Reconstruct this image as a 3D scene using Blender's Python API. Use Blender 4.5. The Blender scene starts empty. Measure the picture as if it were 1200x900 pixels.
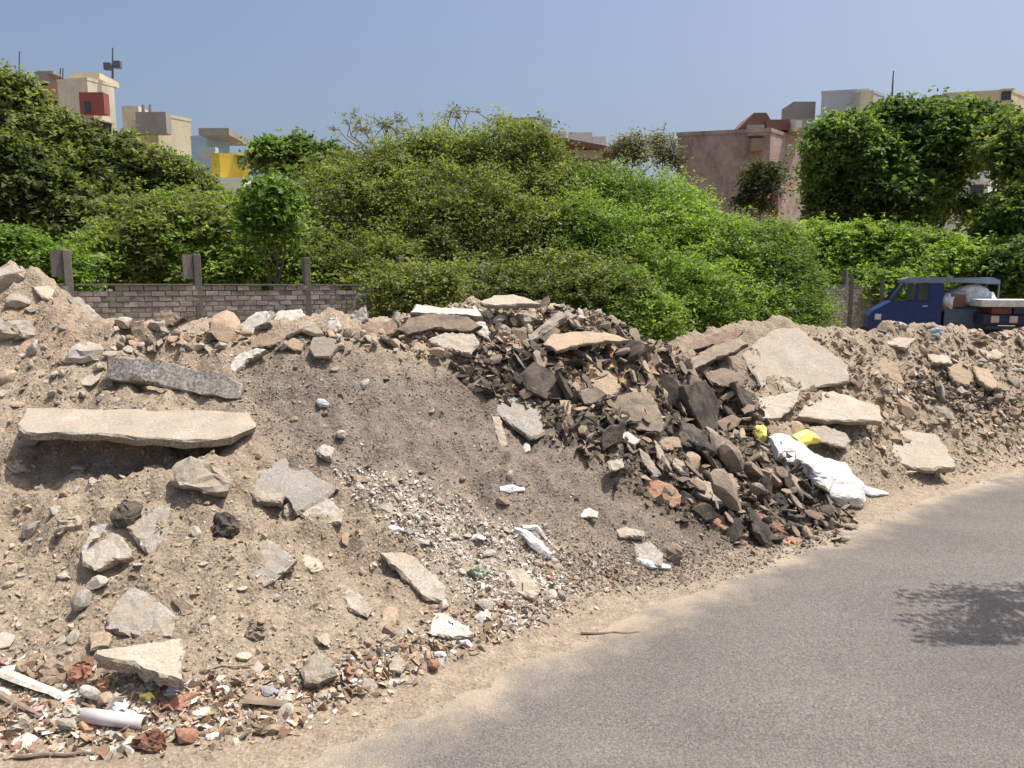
import bpy, bmesh, math, random
import numpy as np
from mathutils import Vector, Matrix
from mathutils.geometry import delaunay_2d_cdt

scene = bpy.context.scene
COL = scene.collection
R = math.radians
random.seed(7)
NP = np.random.RandomState(11)

# ------------------------------------------------------------------ camera
CAM_H = 1.7
FPX = 870.0                      # focal length in pixels of a 1200 px wide picture
PITCH = math.atan(115.0 / FPX)
cam_data = bpy.data.cameras.new("camera")
cam_data.sensor_width = 36.0
cam_data.lens = FPX / 1200.0 * 36.0
cam_data.clip_start = 0.05
cam_data.clip_end = 3000
cam = bpy.data.objects.new("camera", cam_data)
cam.location = (0, 0, CAM_H)
cam.rotation_euler = (math.pi / 2 - PITCH, 0, 0)
COL.objects.link(cam)
scene.camera = cam

# ------------------------------------------------------------------ light
SUN = Vector((0.36, 0.07, 1.0)).normalized()
SUN_EL = math.asin(SUN.z)
SUN_AZ = math.atan2(SUN.x, SUN.y)
world = bpy.data.worlds.new("World")
scene.world = world
world.use_nodes = True
wn = world.node_tree
wn.nodes.clear()
sky = wn.nodes.new("ShaderNodeTexSky")
sky.sky_type = 'NISHITA'
sky.sun_disc = False
sky.sun_elevation = SUN_EL
sky.sun_rotation = SUN_AZ
sky.altitude = 20
sky.air_density = 1.0
sky.dust_density = 6.0
sky.ozone_density = 2.6
bg = wn.nodes.new("ShaderNodeBackground")
bg.inputs[1].default_value = 0.14
wo = wn.nodes.new("ShaderNodeOutputWorld")
wn.links.new(sky.outputs[0], bg.inputs[0])
wn.links.new(bg.outputs[0], wo.inputs[0])
sl = bpy.data.lights.new("sun", 'SUN')
sl.energy = 5.0
sl.angle = R(0.55)
sl.color = (1.0, 0.94, 0.85)
so = bpy.data.objects.new("sun", sl)
so.rotation_euler = (-SUN).to_track_quat('-Z', 'Y').to_euler()
so.location = (0, 0, 30)
COL.objects.link(so)
scene.view_settings.view_transform = 'Standard'
scene.view_settings.look = 'None'
scene.view_settings.exposure = 0.27
scene.view_settings.gamma = 1.0

# ------------------------------------------------------------------ helpers
CP, SP = math.cos(PITCH), math.sin(PITCH)
CAMP = Vector((0, 0, CAM_H))


def ray(px, py):
    dx = (px - 600) / FPX
    dv = (450 - py) / FPX
    return Vector((dx, CP + dv * SP, -SP + dv * CP))


def at(px, py, Y):
    """world point seen at (px, py) of the photograph at distance Y"""
    d = ray(px, py)
    return CAMP + d * (Y / d.y)


def proj(x, y, z):
    zz = z - CAM_H
    depth = y * CP - zz * SP
    up = y * SP + zz * CP
    depth = np.maximum(depth, 0.05)
    return 600 + FPX * x / depth, 450 - FPX * up / depth


def tag(o, label=None, cat=None, group=None, kind=None):
    if label: o["label"] = label
    if cat: o["category"] = cat
    if group: o["group"] = group
    if kind: o["kind"] = kind
    return o


def empty(name, loc, rz=0.0):
    o = bpy.data.objects.new(name, None)
    o.location = loc
    o.rotation_euler = (0, 0, rz)
    o.empty_display_size = 0.2
    COL.objects.link(o)
    return o


def link(name, me, parent=None, loc=None):
    o = bpy.data.objects.new(name, me)
    if loc is not None: o.location = loc
    if parent: o.parent = parent
    COL.objects.link(o)
    return o


def bm_obj(name, bm, mat, parent=None, loc=None, smooth=False):
    me = bpy.data.meshes.new(name)
    bmesh.ops.recalc_face_normals(bm, faces=bm.faces)
    bm.to_mesh(me)
    bm.free()
    me.materials.append(mat)
    if smooth:
        me.polygons.foreach_set("use_smooth", [True] * len(me.polygons))
    return link(name, me, parent, loc)


def np_mesh(name, verts, faces, mat, cols=None, smooth=False):
    """verts (N,3); faces (M,k) with one k"""
    me = bpy.data.meshes.new(name)
    n, k = faces.shape
    me.vertices.add(len(verts))
    me.vertices.foreach_set("co", np.ascontiguousarray(verts, dtype=np.float32).ravel())
    me.loops.add(n * k)
    me.loops.foreach_set("vertex_index", np.ascontiguousarray(faces, dtype=np.int32).ravel())
    me.polygons.add(n)
    me.polygons.foreach_set("loop_start", np.arange(0, n * k, k, dtype=np.int32))
    if cols is not None:
        a = me.attributes.new("col", 'FLOAT_COLOR', 'POINT')
        c = np.ones((len(verts), 4), dtype=np.float32)
        c[:, :3] = cols
        a.data.foreach_set("color", c.ravel())
    me.materials.append(mat)
    me.update(calc_edges=True)
    me.polygons.foreach_set("use_smooth", np.full(n, bool(smooth)))
    return me


def add_box(bm, c, s, rz=0.0, rx=0.0, ry=0.0):
    m = Matrix.Translation(c) @ Matrix.Rotation(rz, 4, 'Z') @ Matrix.Rotation(ry, 4, 'Y') @ Matrix.Rotation(rx, 4, 'X') @ Matrix.Diagonal((s[0], s[1], s[2], 1))
    return bmesh.ops.create_cube(bm, size=1.0, matrix=m)['verts']


def add_cyl(bm, p, q, r, r2=None, n=10, caps=True):
    p, q = Vector(p), Vector(q)
    d = q - p
    m = Matrix.Translation((p + q) / 2) @ d.to_track_quat('Z', 'Y').to_matrix().to_4x4()
    bmesh.ops.create_cone(bm, cap_ends=caps, segments=n, radius1=r, radius2=r if r2 is None else r2, depth=d.length, matrix=m)


def vnoise(x, y, seed=0):
    xi = np.floor(x).astype(np.int64); yi = np.floor(y).astype(np.int64)
    xf = x - xi; yf = y - yi
    u = xf * xf * (3 - 2 * xf); v = yf * yf * (3 - 2 * yf)

    def h(a, b):
        n = (a * 374761393 + b * 668265263 + seed * 1442695041) & 0xFFFFFFFF
        n = ((n ^ (n >> 13)) * 1274126177) & 0xFFFFFFFF
        return ((n ^ (n >> 16)) & 0xFFFF) / 65535.0
    a = h(xi, yi); b = h(xi + 1, yi); c = h(xi, yi + 1); d = h(xi + 1, yi + 1)
    return (a * (1 - u) + b * u) * (1 - v) + (c * (1 - u) + d * u) * v - 0.5


def fbm(x, y, seed=0, oct=4, gain=0.5):
    s = np.zeros_like(x); a = 1.0
    for i in range(oct):
        s += a * vnoise(x * 2 ** i + 17.3 * i, y * 2 ** i - 9.1 * i, seed + i)
        a *= gain
    return s


# ------------------------------------------------------------------ materials
def new_mat(name):
    m = bpy.data.materials.new(name)
    m.use_nodes = True
    nt = m.node_tree
    nt.nodes.clear()
    out = nt.nodes.new("ShaderNodeOutputMaterial")
    b = nt.nodes.new("ShaderNodeBsdfPrincipled")
    nt.links.new(b.outputs[0], out.inputs[0])
    b.inputs["Specular IOR Level"].default_value = 0.25
    return m, nt, b, out


def ramp(nt, fac, stops):
    r = nt.nodes.new("ShaderNodeValToRGB")
    el = r.color_ramp.elements
    while len(el) < len(stops): el.new(0.5)
    for e, (p, c) in zip(el, stops):
        e.position = p
        e.color = (c[0], c[1], c[2], 1) if hasattr(c, '__len__') else (c, c, c, 1)
    nt.links.new(fac, r.inputs[0])
    return r.outputs[0]


def noise_tex(nt, vec, scale, detail=4, rough=0.6):
    n = nt.nodes.new("ShaderNodeTexNoise")
    n.inputs["Scale"].default_value = scale
    n.inputs["Detail"].default_value = detail
    n.inputs["Roughness"].default_value = rough
    if vec: nt.links.new(vec, n.inputs["Vector"])
    return n.outputs[0]


def mix(nt, mode, fac, a, b):
    m = nt.nodes.new("ShaderNodeMix")
    m.data_type = 'RGBA'
    m.blend_type = mode
    for s, v in ((m.inputs[0], fac), (m.inputs[6], a), (m.inputs[7], b)):
        if hasattr(v, 'is_linked'): nt.links.new(v, s)
        elif hasattr(v, '__len__'): s.default_value = (*v[:3], 1)
        else: s.default_value = v
    return m.outputs[2]


def mathn(nt, op, a, b=None):
    m = nt.nodes.new("ShaderNodeMath")
    m.operation = op
    for s, v in ((m.inputs[0], a), (m.inputs[1], b)):
        if v is None: continue
        if hasattr(v, 'is_linked'): nt.links.new(v, s)
        else: s.default_value = v
    return m.outputs[0]


def bump(nt, b, height, strength, dist):
    n = nt.nodes.new("ShaderNodeBump")
    n.inputs["Strength"].default_value = strength
    n.inputs["Distance"].default_value = dist
    nt.links.new(height, n.inputs["Height"])
    nt.links.new(n.outputs[0], b.inputs["Normal"])


def stone_mat(name, c1, c2, dust=(0.36, 0.28, 0.20), dusty=0.35, speck=0.45, rough=0.95, sc=1.0, bd=0.006, rnd=0.35):
    """concrete / brick / asphalt: two tones, aggregate speckle, soil dust in patches, per-object shade"""
    m, nt, b, out = new_mat(name)
    tc = nt.nodes.new("ShaderNodeTexCoord")
    oi = nt.nodes.new("ShaderNodeObjectInfo")
    vadd = nt.nodes.new("ShaderNodeVectorMath"); vadd.operation = 'ADD'
    sc3 = nt.nodes.new("ShaderNodeVectorMath"); sc3.operation = 'SCALE'
    cmb = nt.nodes.new("ShaderNodeCombineXYZ")
    for i in range(3): nt.links.new(oi.outputs["Random"], cmb.inputs[i])
    nt.links.new(cmb.outputs[0], sc3.inputs[0]); sc3.inputs["Scale"].default_value = 40
    geo = nt.nodes.new("ShaderNodeNewGeometry")
    nt.links.new(geo.outputs["Position"], vadd.inputs[0]); nt.links.new(sc3.outputs[0], vadd.inputs[1])
    v = vadd.outputs[0]
    n1 = noise_tex(nt, v, 5 * sc, 6, 0.65)
    base = mix(nt, 'MIX', ramp(nt, n1, [(0.35, 0.0), (0.65, 1.0)]), c1, c2)
    n2 = noise_tex(nt, v, 85 * sc, 3, 0.7)
    base = mix(nt, 'OVERLAY', speck, base, ramp(nt, n2, [(0.3, 0.15), (0.5, 0.5), (0.7, 0.95)]))
    n3 = noise_tex(nt, v, 9 * sc, 5, 0.7)
    dm = mathn(nt, 'MULTIPLY', ramp(nt, n3, [(0.42, 0.0), (0.62, 1.0)]), dusty)
    base = mix(nt, 'MIX', dm, base, dust)
    hv = nt.nodes.new("ShaderNodeHueSaturation")
    val = mathn(nt, 'ADD', mathn(nt, 'MULTIPLY', oi.outputs["Random"], rnd), 1 - rnd / 2)
    nt.links.new(val, hv.inputs["Value"])
    nt.links.new(base, hv.inputs["Color"])
    nt.links.new(hv.outputs[0], b.inputs["Base Color"])
    b.inputs["Roughness"].default_value = rough
    h = mathn(nt, 'ADD', mathn(nt, 'MULTIPLY', noise_tex(nt, v, 25 * sc, 6, 0.75), 1.0), mathn(nt, 'MULTIPLY', n2, 0.4))
    bump(nt, b, h, 0.9, bd)
    return m


def plain_mat(name, c, rough=0.6, metal=0.0, var=0.12, sc=6.0, bd=0.0, spec=0.4):
    m, nt, b, out = new_mat(name)
    tc = nt.nodes.new("ShaderNodeTexCoord")
    n = noise_tex(nt, tc.outputs["Object"], sc, 5, 0.6)
    k = ramp(nt, n, [(0.3, tuple(max(0, x * (1 - var)) for x in c)), (0.7, tuple(min(1, x * (1 + var)) for x in c))])
    nt.links.new(k, b.inputs["Base Color"])
    b.inputs["Roughness"].default_value = rough
    b.inputs["Metallic"].default_value = metal
    b.inputs["Specular IOR Level"].default_value = spec
    if bd:
        bump(nt, b, noise_tex(nt, tc.outputs["Object"], sc * 5, 5, 0.6), 0.7, bd)
    return m


def attr_mat(name, sc=60.0, bd=0.005, trans=0.0, rough=0.95, speck=0.3):
    m, nt, b, out = new_mat(name)
    a = nt.nodes.new("ShaderNodeAttribute"); a.attribute_name = "col"
    geo = nt.nodes.new("ShaderNodeNewGeometry")
    n = noise_tex(nt, geo.outputs["Position"], sc, 4, 0.7)
    c = mix(nt, 'OVERLAY', speck, a.outputs["Color"], ramp(nt, n, [(0.3, 0.2), (0.7, 0.8)]))
    nt.links.new(c, b.inputs["Base Color"])
    b.inputs["Roughness"].default_value = rough
    if bd: bump(nt, b, n, 0.8, bd)
    if trans:
        t = nt.nodes.new("ShaderNodeBsdfTranslucent")
        g = mix(nt, 'MULTIPLY', 1.0, c, (1.8, 1.9, 0.7))
        nt.links.new(g, t.inputs[0])
        ms = nt.nodes.new("ShaderNodeMixShader")
        ms.inputs[0].default_value = trans
        nt.links.new(b.outputs[0], ms.inputs[1]); nt.links.new(t.outputs[0], ms.inputs[2])
        nt.links.new(ms.outputs[0], out.inputs[0])
        b.inputs["Specular IOR Level"].default_value = 0.3
        b.inputs["Roughness"].default_value = 0.55
    return m


M_BEIGE = stone_mat("beige_concrete", (0.35, 0.318, 0.265), (0.27, 0.242, 0.20), dusty=0.6)
M_GREY = stone_mat("grey_concrete", (0.37, 0.345, 0.305), (0.30, 0.28, 0.245), dusty=0.6)
M_PALE = stone_mat("pale_concrete", (0.385, 0.352, 0.30), (0.32, 0.288, 0.24), dusty=0.6)
M_WHITE = stone_mat("white_plaster", (0.52, 0.50, 0.455), (0.40, 0.38, 0.335), dusty=0.35)
M_SLATE = stone_mat("worn_grey_stone", (0.30, 0.28, 0.255), (0.235, 0.22, 0.195), dusty=0.35)
M_AGG = stone_mat("exposed_aggregate", (0.27, 0.255, 0.23), (0.13, 0.122, 0.112), dusty=0.3, speck=0.95, sc=0.6, bd=0.012)
M_BROWN = stone_mat("brown_crust", (0.24, 0.175, 0.13), (0.17, 0.125, 0.095), dusty=0.45)
M_DUSTY = stone_mat("dusty_tarmac", (0.25, 0.205, 0.16), (0.16, 0.13, 0.105), dusty=0.55)
M_TAR = stone_mat("broken_tarmac", (0.060, 0.054, 0.048), (0.035, 0.032, 0.03), dusty=0.22, bd=0.012)
M_BRICK = stone_mat("brick_red", (0.30, 0.145, 0.095), (0.22, 0.105, 0.075), dusty=0.35)
M_ORANGE = stone_mat("orange_tile", (0.38, 0.21, 0.135), (0.31, 0.17, 0.11), dusty=0.3)
M_TAN = stone_mat("tan_crust", (0.36, 0.275, 0.195), (0.29, 0.22, 0.155), dusty=0.3)
M_EDGE = stone_mat("broken_edge", (0.33, 0.29, 0.235), (0.19, 0.165, 0.135), dusty=0.3, speck=0.95, bd=0.014)
M_TAREDGE = stone_mat("tarmac_edge", (0.13, 0.11, 0.09), (0.05, 0.045, 0.04), dusty=0.2, speck=0.9, bd=0.014)
EDGE_OF = {M_BEIGE: M_EDGE, M_GREY: M_EDGE, M_PALE: M_EDGE, M_WHITE: M_EDGE, M_TAN: M_EDGE, M_DUSTY: M_TAREDGE, M_TAR: M_TAREDGE, M_BROWN: M_TAREDGE, M_SLATE: M_EDGE}
M_LEAF = attr_mat("foliage", sc=3, bd=0, trans=0.42, speck=0.1)
M_BITS = attr_mat("mixed_bits", sc=90, bd=0.004)
M_BARK = plain_mat("bark", (0.12, 0.095, 0.07), 0.9, var=0.35, sc=12, bd=0.01)
M_PLASTIC = plain_mat("white_plastic", (0.60, 0.59, 0.57), 0.45, var=0.22, sc=14, bd=0.012)
M_YELLOW = plain_mat("yellow_plastic", (0.82, 0.68, 0.16), 0.45, var=0.12, sc=20, bd=0.004)
M_PIPE = plain_mat("dusty_pvc", (0.52, 0.48, 0.47), 0.5, var=0.15, sc=9)
M_WOOD = plain_mat("old_wood", (0.20, 0.15, 0.11), 0.85, var=0.35, sc=14, bd=0.004)

# ------------------------------------------------------------------ shape of the heap
# photo columns: (column, row of the toe, row of the ridge, slope towards the camera's back)
COLS = [(-420, 900, 330, .42), (-150, 890, 312, .46), (0, 868, 322, .48), (60, 866, 348, .50), (110, 864, 386, .52), (200, 862, 394, .52),
        (300, 852, 396, .52), (380, 838, 394, .52), (440, 818, 390, .50), (520, 790, 372, .50), (600, 765, 353, .50), (660, 738, 357, .50),
        (710, 712, 372, .50), (765, 690, 402, .52), (850, 655, 395, .50), (930, 632, 388, .50), (1010, 604, 394, .50),
        (1080, 578, 390, .50), (1200, 541, 394, .48), (1350, 510, 404, .45), (1600, 485, 440, .40)]
U, YT, YR, ZR = [], [], [], []
for c, tr, rr, m in COLS:
    d = ray(c, tr)
    yt = -CAM_H / d.z * d.y
    d2 = ray(c, rr)
    T = -d2.z / d2.y
    yr = (CAM_H + m * yt) / (m + T)
    U.append((c - 600) / FPX); YT.append(yt); YR.append(yr); ZR.append(CAM_H - T * yr)
U, YT, YR, ZR = map(np.array, (U, YT, YR, ZR))

# road edge (left edge of the tarmac), world metres
def ground_pt(px, py):
    d = ray(px, py)
    k = -CAM_H / d.z
    return (d.x * k, d.y * k)


_e = [ground_pt(*p) for p in ((340, 899), (475, 842), (610, 780), (745, 720), (925, 648), (1079, 588), (1200, 547))]
EDGE = [(_e[0][0] - 7.5, _e[0][1] - 8.5), (_e[0][0] - 1.7, _e[0][1] - 1.9)] + _e + [(_e[-1][0] + 4, _e[-1][1] + 2.3), (20, 12.6), (45, 18.0)]


def edge_dist(x, y):
    """signed distance to the road edge: + on the heap side"""
    best = np.full(x.shape, 1e9); sign = np.ones(x.shape)
    for (ax, ay), (bx, by) in zip(EDGE[:-1], EDGE[1:]):
        dx, dy = bx - ax, by - ay
        t = np.clip(((x - ax) * dx + (y - ay) * dy) / (dx * dx + dy * dy), 0, 1)
        qx, qy = ax + t * dx, ay + t * dy
        d = np.hypot(x - qx, y - qy)
        s = np.sign(dx * (y - ay) - dy * (x - ax))
        k = d < best
        best = np.where(k, d, best); sign = np.where(k, s, sign)
    return best * sign


# humps and hollows: (column, row, approx distance, radius m, height m)
HUMPS = [(40, 350, 5.8, .55, .10), (190, 455, 4.95, .25, -.07), (330, 400, 5.6, .5, .10), (600, 380, 6.2, .6, .08),
         (600, 500, 5.0, .25, -.10), (820, 480, 5.8, .30, -.16), (712, 418, 5.9, .33, .16), (705, 540, 4.9, .3, .08),
         (900, 560, 5.4, .35, .10), (560, 650, 3.9, .18, -.05), (80, 528, 4.2, .16, -.10), (160, 534, 4.15, .17, -.16), (235, 536, 4.15, .17, -.18), (160, 474, 4.7, .4, .05), (200, 476, 4.8, .16, -.14), (230, 600, 3.9, .3, .05),
         (1110, 460, 8.0, .4, -.10), (1060, 420, 8.6, .5, .12), (480, 480, 5.0, .5, .06), (450, 600, 4.1, .25, .05),
         (780, 620, 4.4, .25, .05), (840, 600, 4.6, .3, .08)]
HW = []
for c, r_, Y, rad, h in HUMPS:
    p = at(c, r_, Y)
    HW.append((p.x, p.y, rad, h))


def height(x, y):
    x = np.asarray(x, dtype=float); y = np.asarray(y, dtype=float)
    ys = np.maximum(y, 0.3)
    u = x / ys
    u = np.where(y < 0.3, np.sign(x) * 3, u)
    yt = np.interp(u, U, YT); yr = np.interp(u, U, YR); zr = np.interp(u, U, ZR)
    t = (y - yt) / (yr - yt)
    tf = np.clip(t, 0, 1)
    face = zr * (tf ** 1.12)
    back = zr * np.clip(1 - np.maximum(y - yr - 0.25, 0) / (2.3 * zr + .3), 0, 1) ** 1.2
    z = np.where(t <= 1, face, back)
    # heap fades out far left and far right
    z = z * np.clip((u + 1.6) / 0.5, 0, 1) * np.clip((1.5 - u) / 0.35, 0, 1)
    k = np.clip(z * 3.2, 0, 1)
    z = z + k * (0.16 * fbm(x * 0.9, y * 0.9, 3, 3) + 0.12 * fbm(x * 3.1, y * 3.1, 9, 3) + 0.07 * fbm(x * 9, y * 9, 21, 5, .62))
    for hx, hy, rad, h in HW:
        z = z + h * np.exp(-((x - hx) ** 2 + (y - hy) ** 2) / (rad * rad)) * k
    # verge, running down under the tarmac
    e = edge_dist(x, y)
    v = np.clip((e - .03) / 0.25, -1, 1) * 0.020 + 0.003 + 0.008 * fbm(x * 7, y * 7, 33, 3)
    v = np.where(e < -0.30, -0.03, v)
    rough = 0.014 * fbm(x * 20, y * 20, 40, 3) * np.clip(0.35 + z * 2, 0, 1)
    return np.maximum(z, 0) + v + rough * np.clip(e * 3 + .6, 0, 1)


def H(x, y):
    return float(height(np.array([x]), np.array([y]))[0])


def nrm(x, y, e=0.12):
    a = height(np.array([x - e, x + e, x, x]), np.array([y, y, y - e, y + e]))
    return Vector((-(a[1] - a[0]) / (2 * e), -(a[3] - a[2]) / (2 * e), 1)).normalized()


_ts = np.concatenate([np.arange(1.8, 7, 0.02), np.arange(7, 16, 0.05)])


def hit(px, py):
    d = ray(px, py)
    s = _ts / d.y
    X = d.x * s; Y = d.y * s; Z = CAM_H + d.z * s
    hh = height(X, Y)
    i = np.argmax(Z < hh) if np.any(Z < hh) else np.argmin(Z - hh)
    return Vector((X[i], Y[i], hh[i]))


# ------------------------------------------------------------------ soils, by where they lie
def poly_mask(px, py, poly, soft):
    """0..1 mask, 1 inside, soft edge in px"""
    inside = np.zeros(px.shape, bool)
    dist = np.full(px.shape, 1e9)
    n = len(poly)
    for i in range(n):
        x1, y1 = poly[i]; x2, y2 = poly[(i + 1) % n]
        c = ((y1 > py) != (y2 > py)) & (px < (x2 - x1) * (py - y1) / (y2 - y1 + 1e-9) + x1)
        inside ^= c
        t = np.clip(((px - x1) * (x2 - x1) + (py - y1) * (y2 - y1)) / ((x2 - x1) ** 2 + (y2 - y1) ** 2), 0, 1)
        dist = np.minimum(dist, np.hypot(px - x1 - t * (x2 - x1), py - y1 - t * (y2 - y1)))
    sd = np.where(inside, dist, -dist)
    return np.clip(0.5 + sd / (2 * soft), 0, 1)


Z_DARK = [(560, 395), (640, 355), (755, 392), (880, 450), (905, 520), (1005, 600), (985, 632), (870, 645), (790, 605), (705, 545), (610, 490), (530, 440)]
Z_GREY = [(275, 425), (330, 405), (430, 420), (540, 430), (640, 505), (760, 590), (900, 650), (1060, 600), (1070, 625), (860, 690), (740, 690), (640, 615), (540, 590), (420, 555), (330, 540), (290, 480)]
Z_WHITE = [(385, 545), (470, 565), (560, 610), (650, 640), (670, 700), (600, 745), (540, 690), (440, 600)]
Z_ORANGE = [(655, 405), (700, 398), (765, 420), (768, 448), (720, 445), (660, 425)]
Z_REDTAN = [(0, 345), (60, 345), (110, 400), (60, 420), (0, 410)]
Z_RED2 = [(150, 385), (270, 378), (300, 395), (240, 430), (170, 410)]
Z_DARKR = [(1055, 440), (1110, 445), (1190, 478), (1200, 500), (1130, 485), (1070, 462)]
SOIL = {'tan': (.325, .258, .185), 'grey': (.195, .160, .130), 'dark': (.115, .092, .070), 'white': (.37, .32, .26),
        'orange': (.47, .30, .155), 'red': (.37, .272, .19), 'verge': (.33, .262, .19)}


def soil(x, y, z):
    px, py = proj(x, y, z)
    w = 34 * fbm(x * 1.9, y * 1.9, 51, 4, .65)
    w2 = 34 * fbm(x * 1.9 + 31, y * 1.9, 57, 4, .65)
    px = px + w; py = py + w2 * .7
    c = np.tile(np.array(SOIL['tan']), (len(px), 1))
    tone = fbm(x * 1.3, y * 1.3, 61, 4)[:, None]
    c = c * (1 + 0.22 * tone)

    def lay(c, m, k):
        m = m[:, None]
        return c * (1 - m) + np.array(SOIL[k]) * m
    c = lay(c, poly_mask(px, py, Z_REDTAN, 14) * .8, 'red')
    c = lay(c, poly_mask(px, py, Z_RED2, 14) * .8, 'red')
    c = lay(c, poly_mask(px, py, Z_GREY, 26) * .9, 'grey')
    c = lay(c, poly_mask(px, py, Z_DARK, 18) * .92, 'dark')
    c = lay(c, poly_mask(px, py, Z_DARKR, 10) * .8, 'dark')
    c = lay(c, poly_mask(px, py, Z_WHITE, 24) * .6, 'white')
    c = lay(c, poly_mask(px, py, Z_ORANGE, 8), 'orange')
    e = edge_dist(x, y)
    low = np.clip(1 - z / .10, 0, 1) * np.clip(1.2 - e, 0, 1)
    c = lay(c, low * .8, 'verge')
    return np.clip(c, 0.02, 0.8)


def soil_mat():
    m, nt, b, out = new_mat("loose_soil")
    a = nt.nodes.new("ShaderNodeAttribute"); a.attribute_name = "col"
    geo = nt.nodes.new("ShaderNodeNewGeometry")
    P = geo.outputs["Position"]
    n1 = noise_tex(nt, P, 14, 8, .72)
    n2 = noise_tex(nt, P, 70, 5, .75)
    vor = nt.nodes.new("ShaderNodeTexVoronoi"); vor.inputs["Scale"].default_value = 55
    nt.links.new(P, vor.inputs["Vector"])
    c = mix(nt, 'OVERLAY', .55, a.outputs["Color"], ramp(nt, n1, [(.3, .22), (.5, .5), (.7, .78)]))
    c = mix(nt, 'OVERLAY', .5, c, ramp(nt, n2, [(.3, .2), (.5, .48), (.68, .9)]))
    hs = nt.nodes.new("ShaderNodeHueSaturation"); hs.inputs["Saturation"].default_value = .92
    nt.links.new(c, hs.inputs["Color"])
    nt.links.new(hs.outputs[0], b.inputs["Base Color"])
    b.inputs["Roughness"].default_value = 1.0
    b.inputs["Specular IOR Level"].default_value = 0.1
    h = mathn(nt, 'ADD', mathn(nt, 'MULTIPLY', n1, 1.0), mathn(nt, 'MULTIPLY', n2, .5))
    h = mathn(nt, 'SUBTRACT', h, mathn(nt, 'MULTIPLY', vor.outputs[0], .35))
    bump(nt, b, h, 1.0, .022)
    return m


M_SOIL = soil_mat()

# terrain grid, finer near the camera
ys = [1.3]
while ys[-1] < 13: ys.append(ys[-1] + 0.016 + 0.0045 * max(0, ys[-1] - 2.0))
ys = np.array(ys)
xs = [0.0]
while xs[-1] < 13: xs.append(xs[-1] + (0.019 if xs[-1] < 4 else 0.019 + .006 * (xs[-1] - 4)))
xn = [0.0]
while xn[-1] < 9: xn.append(xn[-1] + (0.019 if xn[-1] < 3.5 else 0.019 + .01 * (xn[-1] - 3.5)))
xs = np.array(sorted([-v for v in xn[1:]] + xs))
GX, GY = np.meshgrid(xs, ys)
GZ = height(GX, GY)
# bed the rim of the sheet into the ground
rim = np.minimum.reduce([GX - xs[0], xs[-1] - GX, GY - ys[0], ys[-1] - GY])
GZ = np.where(rim < .6, GZ * np.clip(rim / .6, 0, 1) - .05 * np.clip(1 - rim / .6, 0, 1), GZ)
ny, nx = GX.shape
V = np.stack([GX.ravel(), GY.ravel(), GZ.ravel()], 1)
idx = np.arange(ny * nx).reshape(ny, nx)
F = np.stack([idx[:-1, :-1].ravel(), idx[:-1, 1:].ravel(), idx[1:, 1:].ravel(), idx[1:, :-1].ravel()], 1)
me = np_mesh("heap_earth", V, F, M_SOIL, soil(V[:, 0], V[:, 1], V[:, 2]), smooth=True)
tag(link("heap_earth", me), "long heap of dumped brown and grey earth beside the road", None, None, 'structure')

# ground sheet to the horizon
gm, nt, b, out = new_mat("dry_ground")
geo = nt.nodes.new("ShaderNodeNewGeometry")
c = ramp(nt, noise_tex(nt, geo.outputs["Position"], .8, 8, .7), [(.35, (.20, .155, .10)), (.5, (.28, .215, .145)), (.65, (.14, .15, .06))])
nt.links.new(c, b.inputs["Base Color"]); b.inputs["Roughness"].default_value = 1
bump(nt, b, noise_tex(nt, geo.outputs["Position"], 20, 6, .7), 1, .03)
bm = bmesh.new()
bmesh.ops.create_grid(bm, x_segments=24, y_segments=24, size=900)
g = bm_obj("ground", bm, gm, loc=(0, 300, -0.045))
tag(g, "dry brown ground stretching behind the rubble heap", None, None, 'structure')


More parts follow.
